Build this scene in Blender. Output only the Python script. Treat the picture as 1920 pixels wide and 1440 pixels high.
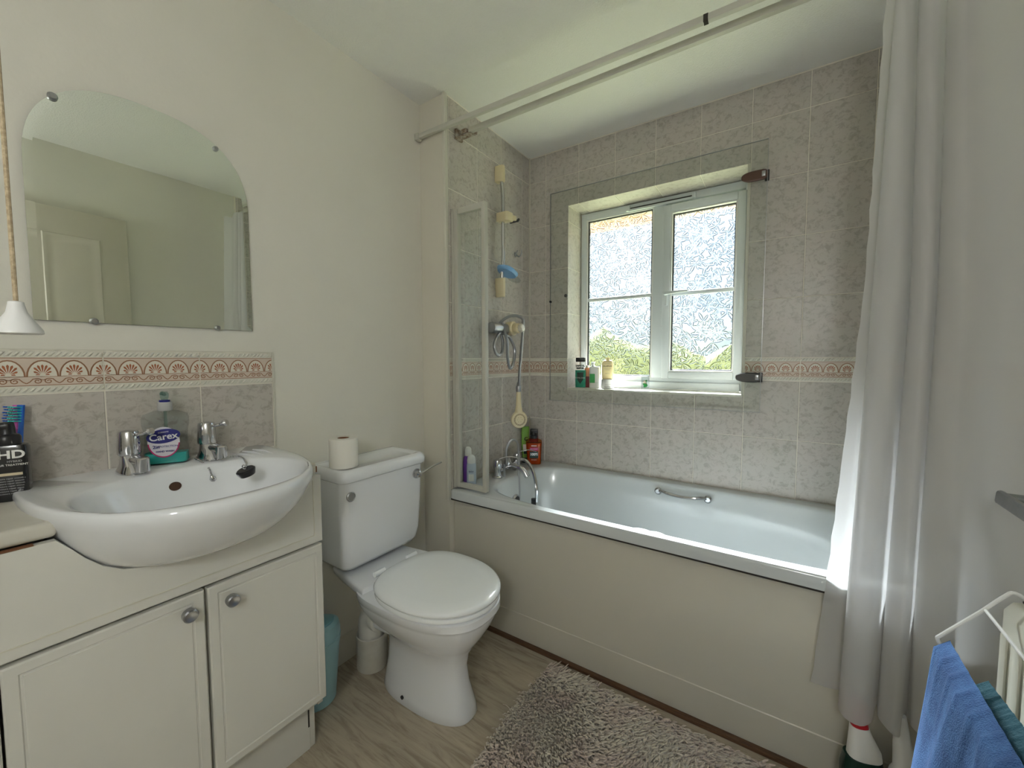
import bpy, bmesh, math, random
import numpy as np
from mathutils import Vector, Matrix
random.seed(7); PI = math.pi
for o in list(bpy.data.objects): bpy.data.objects.remove(o)
SC = bpy.context.scene; COL = SC.collection

# ------------------------------------------------------------------ camera, world, lights, exposure
cam = bpy.data.cameras.new('camera'); co = bpy.data.objects.new('camera', cam); COL.objects.link(co)
cam.sensor_width = 36; cam.lens = 764.48 / 1920 * 36; cam.clip_start = .02; cam.clip_end = 400
yaw, pit, rol = -.587622, .05943, .00183
fw = Vector((math.sin(yaw)*math.cos(pit), math.cos(yaw)*math.cos(pit), -math.sin(pit)))
rt = Vector((math.cos(yaw), -math.sin(yaw), 0)); dn = fw.cross(rt)
r2 = rt*math.cos(rol) + dn*math.sin(rol); d2 = -rt*math.sin(rol) + dn*math.cos(rol)
CAM = Vector((1.2487, -2.0599, 1.1779))
m3 = Matrix((r2, -d2, -fw)).transposed()
co.matrix_world = Matrix.Translation(CAM) @ m3.to_4x4()
SC.camera = co
W = bpy.data.worlds.new('sky'); SC.world = W; W.use_nodes = True
nt = W.node_tree; bg = nt.nodes['Background']
tc = nt.nodes.new('ShaderNodeTexCoord'); sp = nt.nodes.new('ShaderNodeSeparateXYZ'); nt.links.new(tc.outputs['Generated'], sp.inputs[0])
rp = nt.nodes.new('ShaderNodeValToRGB'); nt.links.new(sp.outputs['Z'], rp.inputs[0])
rp.color_ramp.elements[0].position = 0; rp.color_ramp.elements[0].color = (.125, .143, .155, 1)
rp.color_ramp.elements[1].position = 1; rp.color_ramp.elements[1].color = (.74, .80, .84, 1); e_ = rp.color_ramp.elements.new(.36); e_.color = (.20, .222, .24, 1)   # overcast: brighter towards the zenith
no = nt.nodes.new('ShaderNodeTexNoise'); no.inputs['Scale'].default_value = 6; no.inputs['Detail'].default_value = 5
nt.links.new(tc.outputs['Generated'], no.inputs['Vector'])
mx = nt.nodes.new('ShaderNodeMix'); mx.data_type = 'RGBA'; mx.blend_type = 'MULTIPLY'; mx.inputs[0].default_value = .8
cr = nt.nodes.new('ShaderNodeValToRGB'); nt.links.new(no.outputs['Fac'], cr.inputs[0])
cr.color_ramp.elements[0].position = .40; cr.color_ramp.elements[0].color = (.62, .74, .90, 1)
cr.color_ramp.elements[1].position = .62; cr.color_ramp.elements[1].color = (1, 1, 1, 1)
nt.links.new(rp.outputs[0], mx.inputs[6]); nt.links.new(cr.outputs[0], mx.inputs[7]); nt.links.new(mx.outputs[2], bg.inputs[0])
SKY_STRENGTH = 5.4
bg.inputs[1].default_value = SKY_STRENGTH
def area(name, loc, rot, sx, sy, energy, col=(1, 1, 1), portal=False, spread=PI):
    l = bpy.data.lights.new(name, 'AREA'); l.shape = 'RECTANGLE'; l.size = sx; l.size_y = sy; l.energy = energy; l.color = col; l.spread = spread
    if portal: l.cycles.is_portal = True
    o = bpy.data.objects.new(name, l); COL.objects.link(o); o.location = loc; o.rotation_euler = rot; return o
area('window_portal', (.673, .30, 1.517), (-PI/2, 0, 0), .86, 1.02, 1, portal=True)
FILL_POWER = 10.5  # output of the unseen globe added to fill the room
sl_ = bpy.data.lights.new('sun', 'SUN'); sl_.energy = 74; sl_.angle = math.radians(22); sl_.color = (.95, .985, 1)   # hazy sun behind thin cloud
so_ = bpy.data.objects.new('sun', sl_); COL.objects.link(so_); so_.rotation_euler = Vector((.37, -.89, -.84)).to_track_quat('-Z', 'Y').to_euler()
SC.view_settings.view_transform = 'Standard'; SC.view_settings.look = 'None'; SC.view_settings.gamma = 1
SC.view_settings.use_curve_mapping = False; SC.view_settings.exposure = 0.85
cy = SC.cycles
cy.max_bounces = 12; cy.diffuse_bounces = 6; cy.transparent_max_bounces = 24; cy.transmission_bounces = 10; cy.glossy_bounces = 5
cy.use_denoising = True; cy.caustics_reflective = False; cy.caustics_refractive = True; cy.sample_clamp_indirect = 6

# ------------------------------------------------------------------ materials
MATS = {}
def mat(name, col, rough=.5, metal=0, var=None, vscale=8, bump=0, bscale=60, coat=0, spec=.5, rnd=0, stretch=None, detail=4, vlo=.35, vhi=.65, space='Object', trans=0, ior=1.45, sheen=0):
    m = bpy.data.materials.new(name); m.use_nodes = True; n = m.node_tree.nodes; L = m.node_tree.links; b = n['Principled BSDF']
    b.inputs['Base Color'].default_value = (*col, 1); b.inputs['Roughness'].default_value = rough; b.inputs['Metallic'].default_value = metal
    b.inputs['Coat Weight'].default_value = coat; b.inputs['Coat Roughness'].default_value = .08; b.inputs['Specular IOR Level'].default_value = spec
    b.inputs['Transmission Weight'].default_value = trans; b.inputs['IOR'].default_value = ior; b.inputs['Sheen Weight'].default_value = sheen
    t = n.new('ShaderNodeTexCoord'); vec = t.outputs[space]
    if rnd:
        oi = n.new('ShaderNodeObjectInfo'); a = n.new('ShaderNodeVectorMath'); a.operation = 'MULTIPLY_ADD'
        cb = n.new('ShaderNodeCombineXYZ')
        for i in range(3): L.new(oi.outputs['Random'], cb.inputs[i])
        a.inputs[1].default_value = (37, 53, 71); L.new(cb.outputs[0], a.inputs[0]); L.new(vec, a.inputs[2]); vec = a.outputs[0]
    if stretch:
        mp = n.new('ShaderNodeMapping'); mp.inputs['Scale'].default_value = stretch; L.new(vec, mp.inputs[0]); vec = mp.outputs[0]
    if var is not None:
        no = n.new('ShaderNodeTexNoise'); no.inputs['Scale'].default_value = vscale; no.inputs['Detail'].default_value = detail; no.inputs['Roughness'].default_value = .62
        L.new(vec, no.inputs['Vector']); r = n.new('ShaderNodeValToRGB'); L.new(no.outputs['Fac'], r.inputs[0])
        r.color_ramp.elements[0].position = vlo; r.color_ramp.elements[0].color = (*var, 1)
        r.color_ramp.elements[1].position = vhi; r.color_ramp.elements[1].color = (*col, 1); L.new(r.outputs[0], b.inputs['Base Color'])
    if bump:
        nb = n.new('ShaderNodeTexNoise'); nb.inputs['Scale'].default_value = bscale; nb.inputs['Detail'].default_value = 3; L.new(vec, nb.inputs['Vector'])
        bp = n.new('ShaderNodeBump'); bp.inputs['Strength'].default_value = bump; bp.inputs['Distance'].default_value = .003
        L.new(nb.outputs['Fac'], bp.inputs['Height']); L.new(bp.outputs[0], b.inputs['Normal'])
    MATS[name] = m; return m
def glass_mat(name, tint, gl=1.0, ior=1.45, rough=0.0):
    m = bpy.data.materials.new(name); m.use_nodes = True; n = m.node_tree.nodes; L = m.node_tree.links; n.remove(n['Principled BSDF'])
    tr = n.new('ShaderNodeBsdfTransparent'); tr.inputs[0].default_value = (*tint, 1); g = n.new('ShaderNodeBsdfGlossy'); g.inputs['Roughness'].default_value = rough
    g.inputs[0].default_value = (gl, gl, gl, 1)
    f = n.new('ShaderNodeFresnel'); f.inputs[0].default_value = ior; x = n.new('ShaderNodeMixShader')
    ge = n.new('ShaderNodeNewGeometry'); ml = n.new('ShaderNodeMath'); ml.operation = 'SUBTRACT'; ml.use_clamp = True; L.new(f.outputs[0], ml.inputs[0]); L.new(ge.outputs['Backfacing'], ml.inputs[1]); L.new(ml.outputs[0], x.inputs[0]); L.new(tr.outputs[0], x.inputs[1]); L.new(g.outputs[0], x.inputs[2])
    L.new(x.outputs[0], n['Material Output'].inputs[0]); MATS[name] = m; return m
M = MATS
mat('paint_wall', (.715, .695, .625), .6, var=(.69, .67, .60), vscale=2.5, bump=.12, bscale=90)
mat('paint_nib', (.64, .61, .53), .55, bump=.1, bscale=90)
def ceiling_mat():
    m = mat('ceiling_stipple', (.79, .785, .755), .85); n = m.node_tree.nodes; L = m.node_tree.links; b = n['Principled BSDF']
    t = n.new('ShaderNodeTexCoord'); v = n.new('ShaderNodeTexVoronoi'); v.inputs['Scale'].default_value = 150; L.new(t.outputs['Object'], v.inputs['Vector'])
    no = n.new('ShaderNodeTexNoise'); no.inputs['Scale'].default_value = 210; no.inputs['Detail'].default_value = 3; L.new(t.outputs['Object'], no.inputs['Vector'])
    a = n.new('ShaderNodeMath'); a.operation = 'ADD'; L.new(v.outputs['Distance'], a.inputs[0]); L.new(no.outputs['Fac'], a.inputs[1])
    bp = n.new('ShaderNodeBump'); bp.inputs['Strength'].default_value = .35; bp.inputs['Distance'].default_value = .003; L.new(a.outputs[0], bp.inputs['Height']); L.new(bp.outputs[0], b.inputs['Normal'])
ceiling_mat()
mat('grout', (.76, .72, .63), .8)
def tile_mat(name, base, blotch, wisp):
    m = mat(name, base, .34, rnd=1, var=blotch, vscale=9, spec=.5); n = m.node_tree.nodes; L = m.node_tree.links; b = n['Principled BSDF']
    vec = [x for x in n if x.bl_idname == 'ShaderNodeVectorMath'][0].outputs[0]
    mp = n.new('ShaderNodeMapping'); mp.inputs['Scale'].default_value = (44, 44, 50); L.new(vec, mp.inputs[0])
    no = n.new('ShaderNodeTexNoise'); no.inputs['Scale'].default_value = 1; no.inputs['Detail'].default_value = 9; no.inputs['Roughness'].default_value = .72; no.inputs['Distortion'].default_value = .6; L.new(mp.outputs[0], no.inputs['Vector'])
    r = n.new('ShaderNodeValToRGB'); L.new(no.outputs['Fac'], r.inputs[0]); r.color_ramp.elements[0].position = .39; r.color_ramp.elements[0].color = (*wisp, 1)
    r.color_ramp.elements[1].position = .51; r.color_ramp.elements[1].color = (1, 1, 1, 1)
    x = n.new('ShaderNodeMix'); x.data_type = 'RGBA'; x.blend_type = 'MULTIPLY'; x.inputs[0].default_value = 1
    src = b.inputs['Base Color'].links[0].from_socket; L.new(src, x.inputs[6]); L.new(r.outputs[0], x.inputs[7]); L.new(x.outputs[2], b.inputs['Base Color'])
    nb = n.new('ShaderNodeTexNoise'); nb.inputs['Scale'].default_value = 9; nb.inputs['Detail'].default_value = 2; L.new(vec, nb.inputs['Vector'])
    bp = n.new('ShaderNodeBump'); bp.inputs['Strength'].default_value = .06; bp.inputs['Distance'].default_value = .01; L.new(nb.outputs['Fac'], bp.inputs['Height']); L.new(bp.outputs[0], b.inputs['Normal'])
tile_mat('tile', (.51, .468, .43), (.48, .458, .415), (.77, .745, .725))
mat('border_base', (.68, .66, .58), .3); mat('border_pink', (.62, .52, .44), .3); mat('border_cream', (.70, .665, .58), .3)
mat('border_orange', (.36, .12, .05), .35); mat('border_brown', (.30, .15, .08), .35)
mat('upvc', (.66, .70, .73), .35); mat('gasket', (.03, .03, .03), .6)
mat('white_trim', (.62, .60, .52), .35); mat('white_rail', (.52, .51, .45), .4); mat('rust', (.16, .09, .05), .7, var=(.45, .42, .36), vscale=60)
mat('cream_plastic', (.66, .57, .37), .3); mat('chrome', (.62, .62, .64), .12, 1); mat('chrome_dull', (.40, .41, .43), .3, 1)
mat('hose', (.33, .34, .36), .3, 1); mat('bath_white', (.56, .59, .60), .18, coat=.4); mat('ceramic', (.78, .80, .835), .1, coat=.5)
mat('seat_white', (.90, .93, .955), .16, coat=.3); mat('cabinet', (.665, .66, .615), .38, var=(.645, .64, .595), vscale=3)
mat('worktop', (.58, .56, .50), .45, var=(.54, .52, .46), vscale=14); mat('chipboard', (.22, .10, .05), .9); mat('gap_and_shadow', (.03, .025, .02), .8)
mat('bath_panel', (.57, .545, .47), .2, coat=.15); mat('wood_strip', (.13, .065, .03), .5, var=(.07, .035, .018), vscale=20, stretch=(1, 12, 12))
mat('skirting', (.62, .60, .53), .45); mat('black_plastic', (.012, .012, .014), .3); mat('black_gloss', (.01, .01, .012), .15, coat=.4)
mat('white_plastic', (.74, .74, .74), .3); mat('paper', (.78, .76, .70), .9, bump=.2, bscale=120); mat('bin_blue', (.33, .56, .63), .35); mat('bin_lid', (.22, .48, .58), .3); mat('dish_blue', (.16, .34, .60), .3)
mat('pvc_pipe', (.66, .65, .60), .35); mat('collar_white', (.60, .585, .53), .6, var=(.5, .48, .42), vscale=12)
mat('curtain_base', (.8, .8, .8), .8)
mat('red_plastic', (.42, .012, .02), .3); mat('green_black', (.01, .035, .025), .25); mat('green_tube', (.17, .36, .05), .3); mat('green_label', (.02, .26, .06), .5)
mat('teal_label', (.01, .30, .20), .35); mat('purple', (.20, .07, .42), .3); mat('pale_blue_label', (.50, .57, .68), .4); mat('navy', (.01, .012, .16), .4)
mat('teal_gel', (.03, .40, .37), .2, coat=.3); mat('amber', (.36, .085, .02), .2, coat=.3)
mat('orange_shade', (.80, .28, .12), .35); mat('dark_red', (.22, .02, .03), .4); mat('cream_bottle', (.85, .70, .38), .35); mat('label_white', (.78, .77, .75), .5)
mat('label_grey', (.45, .45, .45), .5); mat('magenta', (.45, .02, .14), .4); mat('pale_lilac', (.66, .64, .70), .4); mat('gold_band', (.55, .47, .33), .4); mat('teal', (.0, .26, .25), .3)
mat('brown_hinge', (.10, .055, .04), .35, .5); mat('dark_hinge', (.07, .068, .065), .35, .5); mat('brush_blue', (.02, .13, .55), .4); mat('brush_teal', (.05, .55, .55), .5); mat('brush_pink', (.75, .15, .5), .5)
mat('towel_blue', (.05, .125, .30), .95, var=(.032, .08, .21), vscale=30, bump=.6, bscale=420); mat('towel_teal', (.02, .075, .10), .95, bump=.6, bscale=220); mat('towel_aqua', (.25, .50, .55), .95, bump=.6, bscale=220)
mat('grey_metal', (.36, .38, .40), .3, .9, var=(.28, .30, .32), vscale=30); mat('radiator_white', (.60, .585, .50), .4)
mat('rug_base', (.50, .44, .37), .95)
mat('lawn', (.24, .24, .13), .95, var=(.17, .18, .09), vscale=.6); mat('hedge', (.30, .30, .12), .95, var=(.17, .18, .08), vscale=5)
mat('soffit', (.62, .42, .26), .7); mat('door_paint', (.62, .585, .50), .4); mat('cord', (.52, .42, .28), .9, var=(.33, .26, .17), vscale=240); mat('lamp_plastic', (.8, .8, .78), .4)
glass_mat('clear_panel', (.972, .984, .974), .9, 1.36); glass_mat('screen_glass', (.965, .975, .97), .9, 1.3); glass_mat('bottle_clear', (.88, .90, .90), .7, 1.35, .05)
glass_mat('pump_clear', (.70, .82, .80), .9, 1.4, .1); glass_mat('orange_gel', (.90, .55, .30), .6, 1.4, .05); glass_mat('green_gel', (.05, .55, .42), .6, 1.35)
def mirror_mat():
    m = mat('mirror_glass', (.90, .95, .88), .01, 1); mat('mirror_edge', (.05, .12, .10), .1)
mirror_mat()
def floor_mat():
    m = mat('vinyl_floor', (.40, .33, .235), .5); n = m.node_tree.nodes; L = m.node_tree.links; b = n['Principled BSDF']
    t = n.new('ShaderNodeTexCoord'); mp = n.new('ShaderNodeMapping'); mp.inputs['Scale'].default_value = (3, 26, 1); L.new(t.outputs['Object'], mp.inputs[0])
    no = n.new('ShaderNodeTexNoise'); no.inputs['Scale'].default_value = 1.6; no.inputs['Detail'].default_value = 8; no.inputs['Distortion'].default_value = 1.6; no.inputs['Roughness'].default_value = .6; L.new(mp.outputs[0], no.inputs['Vector'])
    wv = n.new('ShaderNodeTexNoise'); wv.inputs['Scale'].default_value = 1; wv.inputs['Detail'].default_value = 2
    m2 = n.new('ShaderNodeMapping'); m2.inputs['Scale'].default_value = (1.2, 7, 1); L.new(t.outputs['Object'], m2.inputs[0]); L.new(m2.outputs[0], wv.inputs['Vector'])
    r = n.new('ShaderNodeValToRGB'); L.new(no.outputs['Fac'], r.inputs[0]); r.color_ramp.elements[0].position = .36; r.color_ramp.elements[0].color = (.31, .265, .205, 1)
    r.color_ramp.elements[1].position = .62; r.color_ramp.elements[1].color = (.47, .415, .335, 1); e = r.color_ramp.elements.new(.48); e.color = (.42, .365, .29, 1)
    r2 = n.new('ShaderNodeValToRGB'); L.new(wv.outputs['Fac'], r2.inputs[0]); r2.color_ramp.elements[0].position = .3; r2.color_ramp.elements[0].color = (.82, .82, .80, 1); r2.color_ramp.elements[1].position = .7; r2.color_ramp.elements[1].color = (1.06, 1.04, 1, 1)
    x = n.new('ShaderNodeMix'); x.data_type = 'RGBA'; x.blend_type = 'MULTIPLY'; x.inputs[0].default_value = 1; L.new(r.outputs[0], x.inputs[6]); L.new(r2.outputs[0], x.inputs[7]); L.new(x.outputs[2], b.inputs['Base Color'])
floor_mat()
def curtain_mat():
    m = bpy.data.materials.new('curtain_fabric'); m.use_nodes = True; n = m.node_tree.nodes; L = m.node_tree.links; n.remove(n['Principled BSDF'])
    d = n.new('ShaderNodeBsdfDiffuse'); d.inputs[0].default_value = (.72, .71, .70, 1); t = n.new('ShaderNodeBsdfTranslucent'); t.inputs[0].default_value = (.80, .80, .82, 1)
    tr = n.new('ShaderNodeBsdfTransparent'); x = n.new('ShaderNodeMixShader'); x.inputs[0].default_value = .5; y = n.new('ShaderNodeMixShader'); y.inputs[0].default_value = .13
    L.new(d.outputs[0], x.inputs[1]); L.new(t.outputs[0], x.inputs[2]); L.new(x.outputs[0], y.inputs[1]); L.new(tr.outputs[0], y.inputs[2]); L.new(y.outputs[0], n['Material Output'].inputs[0]); MATS['curtain'] = m
curtain_mat()
def rug_mat():
    m = mat('rug_pile', (.60, .53, .45), .95, sheen=.3); n = m.node_tree.nodes; L = m.node_tree.links; b = n['Principled BSDF']
    t = n.new('ShaderNodeTexCoord'); no = n.new('ShaderNodeTexNoise'); no.inputs['Scale'].default_value = 9; L.new(t.outputs['Object'], no.inputs['Vector'])
    r = n.new('ShaderNodeValToRGB'); L.new(no.outputs['Fac'], r.inputs[0]); r.color_ramp.elements[0].position = .35; r.color_ramp.elements[0].color = (.60, .49, .43, 1); r.color_ramp.elements[1].position = .6; r.color_ramp.elements[1].color = (.64, .58, .49, 1); L.new(r.outputs[0], b.inputs['Base Color'])
rug_mat()
def obscure_mat():
    # embossed glass: steep facets of the relief reflect light away, flat parts let it through
    m = bpy.data.materials.new('obscure_glass'); m.use_nodes = True; n = m.node_tree.nodes; L = m.node_tree.links; n.remove(n['Principled BSDF'])
    ge = n.new('ShaderNodeNewGeometry'); sx = n.new('ShaderNodeSeparateXYZ'); L.new(ge.outputs['Normal'], sx.inputs[0]); ab = n.new('ShaderNodeMath'); ab.operation = 'ABSOLUTE'; L.new(sx.outputs['Y'], ab.inputs[0])
    rc = n.new('ShaderNodeValToRGB'); L.new(ab.outputs[0], rc.inputs[0]); rc.color_ramp.elements[0].position = .82; rc.color_ramp.elements[0].color = (.06, .07, .07, 1); rc.color_ramp.elements[1].position = .985; rc.color_ramp.elements[1].color = (.96, .98, .99, 1)
    e = rc.color_ramp.elements.new(.94); e.color = (.33, .36, .38, 1)
    rf = n.new('ShaderNodeBsdfRefraction'); rf.inputs['IOR'].default_value = 1.45; rf.inputs['Roughness'].default_value = .0; L.new(rc.outputs[0], rf.inputs[0])
    tr = n.new('ShaderNodeBsdfTransparent'); L.new(rc.outputs[0], tr.inputs[0]); g = n.new('ShaderNodeBsdfGlossy'); g.inputs['Roughness'].default_value = .03
    x = n.new('ShaderNodeMixShader'); x.inputs[0].default_value = .4; y = n.new('ShaderNodeMixShader'); y.inputs[0].default_value = .04
    L.new(tr.outputs[0], x.inputs[1]); L.new(rf.outputs[0], x.inputs[2]); L.new(x.outputs[0], y.inputs[1]); L.new(g.outputs[0], y.inputs[2]); L.new(y.outputs[0], n['Material Output'].inputs[0]); MATS['obscure_glass'] = m
obscure_mat()

# ------------------------------------------------------------------ mesh helpers
class MB:
    def __init__(s): s.v = []; s.f = []; s.m = []
    def add(s, vs, fs, mi=0):
        k = len(s.v); s.v += [tuple(p) for p in vs]; s.f += [tuple(i+k for i in f) for f in fs]; s.m += [mi]*len(fs); return s
    def box(s, x0, x1, y0, y1, z0, z1, mi=0):
        return s.add([(x0,y0,z0),(x1,y0,z0),(x1,y1,z0),(x0,y1,z0),(x0,y0,z1),(x1,y0,z1),(x1,y1,z1),(x0,y1,z1)],
                     [(0,3,2,1),(4,5,6,7),(0,1,5,4),(1,2,6,5),(2,3,7,6),(3,0,4,7)], mi)
    def loft(s, rings, cap0=True, cap1=True, mi=0, closed=True):
        n = len(rings[0]); vs = [p for r in rings for p in r]; fs = []
        for i in range(len(rings)-1):
            for j in range(n if closed else n-1):
                a, b = i*n+j, i*n+(j+1) % n; fs.append((a, b, b+n, a+n))
        if cap0: fs.append(tuple(range(n-1, -1, -1)))
        if cap1: fs.append(tuple((len(rings)-1)*n+j for j in range(n)))
        return s.add(vs, fs, mi)
    def lathe(s, prof, c=(0,0,0), axis='z', seg=24, mi=0, cap=True):
        rings = []
        for r, z in prof:
            R = []
            for j in range(seg):
                a = 2*PI*j/seg; x, y = r*math.cos(a), r*math.sin(a)
                if axis == 'z': p = (x, y, z)
                elif axis == 'x': p = (z, x, y)
                elif axis == '-x': p = (-z, x, -y)
                elif axis == '-y': p = (x, -z, y)
                else: p = (x, z, -y)
                R.append((p[0]+c[0], p[1]+c[1], p[2]+c[2]))
            rings.append(R)
        return s.loft(rings, cap, cap, mi)
    def tube(s, pts, r, seg=8, mi=0, cap=True, flat=None):
        pts = [Vector(p) for p in pts]; n = len(pts); rings = []; up = None
        for i in range(n):
            t = (pts[min(i+1, n-1)] - pts[max(i-1, 0)]).normalized()
            if up is None: up = Vector((0,0,1)) if abs(t.z) < .9 else Vector((1,0,0))
            a = t.cross(up).normalized(); up = a.cross(t).normalized(); rr = r[i] if isinstance(r, (list, tuple)) else r
            fx = flat if flat else 1
            rings.append([tuple(pts[i] + a*rr*math.cos(2*PI*j/seg) + up*rr*fx*math.sin(2*PI*j/seg)) for j in range(seg)])
        return s.loft(rings, cap, cap, mi)
    def mesh(s, name, mats, smooth=35, bevel=0, bseg=2):
        me = bpy.data.meshes.new(name); me.from_pydata(s.v, [], s.f)
        for m in mats if isinstance(mats, (list, tuple)) else [mats]: me.materials.append(MATS[m] if isinstance(m, str) else m)
        me.polygons.foreach_set('material_index', s.m)
        bm = bmesh.new(); bm.from_mesh(me)
        bmesh.ops.recalc_face_normals(bm, faces=bm.faces)
        if bevel:
            ed = [e for e in bm.edges if len(e.link_faces) == 2 and e.calc_face_angle(0) > .6]
            bmesh.ops.bevel(bm, geom=ed, offset=bevel, segments=bseg, profile=.5, affect='EDGES', clamp_overlap=True)
        bm.to_mesh(me); bm.free()
        if smooth:
            me.polygons.foreach_set('use_smooth', [True]*len(me.polygons)); me.set_sharp_from_angle(angle=math.radians(smooth))
        return me
def rel(o, parent):
    if parent is not None:
        o.parent = parent; o.matrix_parent_inverse = Matrix.Identity(4)
def add_me(name, me, parent=None, loc=(0,0,0), rot=(0,0,0)):
    o = bpy.data.objects.new(name, me); COL.objects.link(o); o.location = loc; o.rotation_euler = rot; rel(o, parent); return o
def obj(name, mb, mats, parent=None, loc=(0,0,0), rot=(0,0,0), smooth=35, bevel=0, bseg=2):
    return add_me(name, mb.mesh(name, mats, smooth, bevel, bseg), parent, loc, rot)
def thing(name, label, cat, loc=(0,0,0), rotz=0, group=None, rot=None):
    o = bpy.data.objects.new(name, None); COL.objects.link(o); o.location = loc; o.rotation_euler = rot if rot else (0,0,rotz)
    o['label'] = label; o['category'] = cat
    if group: o['group'] = group
    return o
def struct(o, label=None, cat='wall'):
    o['kind'] = 'structure'
    if label: o['label'] = label; o['category'] = cat
    return o
def text(name, s, size, m, parent, loc, rot=(PI/2,0,0), ext=.0003, align='CENTER', sx=1, bold=0, shear=0):
    c = bpy.data.curves.new(name, 'FONT'); c.body = s; c.size = size; c.extrude = ext; c.align_x = align; c.align_y = 'CENTER'; c.offset = bold; c.shear = shear; c.resolution_u = 3
    t = bpy.data.objects.new('tmp', c); COL.objects.link(t); dg = bpy.context.evaluated_depsgraph_get(); dg.update()
    me = bpy.data.meshes.new_from_object(t.evaluated_get(dg)); bpy.data.objects.remove(t); me.materials.clear(); me.materials.append(MATS[m])
    o = add_me(name, me, parent, loc, rot); o.scale = (sx, 1, 1); return o
def se(cx, cy, af, ab, b, n, z, N=48, nb=None):
    """superellipse ring; +x half uses af, -x half uses ab"""
    R = []
    for j in range(N):
        t = 2*PI*j/N; c, s_ = math.cos(t), math.sin(t); a = af if c >= 0 else ab; e = 2/(n if c >= 0 or nb is None else nb)
        R.append((cx + a*math.copysign(abs(c)**e, c), cy + b*math.copysign(abs(s_)**e, s_), z))
    return R
def spline(P, n=8):
    P = [Vector(p) for p in P]; out = []; Q = [P[0]*2-P[1]] + P + [P[-1]*2-P[-2]]
    for i in range(1, len(Q)-2):
        for k in range(n):
            t = k/n; a, b, c, d = Q[i-1], Q[i], Q[i+1], Q[i+2]
            out.append(.5*((2*b) + (c-a)*t + (2*a-5*b+4*c-d)*t*t + (3*b-a-3*c+d)*t**3))
    return out + [P[-1]]

# ------------------------------------------------------------------ setting
SW = -.158; H = 2.325; XR = 1.70; YB = -2.95; TD = .0018
WX0, WX1, WZ0, WZ1, WD = .247, 1.099, 1.020, 2.013, .17
ZB, BH, TW, TH = 1.0860, .0993, .20, .2485; ZT = ZB + BH; GX = .1054
fl = obj('floor', MB().box(SW-.1, XR+.1, YB-.1, .0, -.05, 0), 'vinyl_floor'); struct(fl)
ce = obj('ceiling', MB().box(SW-.1, XR+.1, YB-.1, .3, H, H+.06), 'ceiling_stipple'); struct(ce)
wl = obj('wall_left', MB().box(SW-.1, SW, YB-.1, -.70, 0, H), 'paint_wall'); struct(wl)
wr = obj('wall_right', MB().box(XR, XR+.1, YB-.1, .25, 0, H), 'paint_wall'); struct(wr)
wf = obj('wall_front', MB().box(SW-.1, XR+.1, YB-.1, YB, 0, H), 'paint_wall'); struct(wf)
# boxed-out side wall of the bath alcove: painted end face, tiled long side
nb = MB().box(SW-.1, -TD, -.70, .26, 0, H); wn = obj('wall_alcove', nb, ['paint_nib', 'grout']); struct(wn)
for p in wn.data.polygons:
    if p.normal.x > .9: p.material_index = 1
# window wall with opening
def holed(x0, x1, z0, z1, hx0, hx1, hz0, hz1, y0, y1):
    mb = MB(); o = [(x0,z0),(x1,z0),(x1,z1),(x0,z1)]; h = [(hx0,hz0),(hx1,hz0),(hx1,hz1),(hx0,hz1)]
    vs = [(a, y0, b) for a, b in o+h] + [(a, y1, b) for a, b in o+h]; fs = []
    for i in range(4):
        j = (i+1) % 4; fs += [(i, j, j+4, i+4), (i+8, i+12, j+12, j+8), (i+4, j+4, j+12, i+12), (i, i+8, j+8, j)]
    return mb.add(vs, fs)
wb = obj('wall_back', holed(0-.0, XR, 0, H, WX0-TD, WX1+TD, WZ0-TD, WZ1+TD, TD, .26), 'grout', smooth=0); struct(wb)
# tiles -----------------------------------------------------------
TC = {}
def poly_tile(pts):
    """2D polygon (u,v) extruded out by TD with an eased front edge; local coords u->x, v->z, front at y=0 facing -y"""
    key = tuple((round(a, 4), round(b, 4)) for a, b in pts)
    if key in TC: return TC[key]
    n = len(pts); vs = [(a, 0, b) for a, b in pts] + [(a, TD+.001, b) for a, b in pts]
    fs = [tuple(range(n)), tuple(range(2*n-1, n-1, -1))] + [(i, i+n, (i+1) % n+n, (i+1) % n) for i in range(n)]
    me = bpy.data.meshes.new('tile'); me.from_pydata(vs, [], fs); me.materials.append(M['tile'])
    bm = bmesh.new(); bm.from_mesh(me); bmesh.ops.recalc_face_normals(bm, faces=bm.faces)
    ed = [e for e in bm.edges if all(abs(v.co.y) < 1e-6 for v in e.verts)]
    bmesh.ops.bevel(bm, geom=ed, offset=.0014, segments=1, affect='EDGES'); bm.to_mesh(me); bm.free(); TC[key] = me; return me
G = .0014
ROT = {'-y': (0,0,0), '+x': (0,0,PI/2), '-x': (0,0,-PI/2)}
def place(me, name, wall, parent, u, v, plane):
    """wall '-y': u=x ; '+x': u=y ; '-x': u=-y"""
    loc = {'-y': (u, plane, v), '+x': (plane, u, v), '-x': (plane, -u, v)}[wall]
    return add_me(name, me, parent, loc, ROT[wall])
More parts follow.
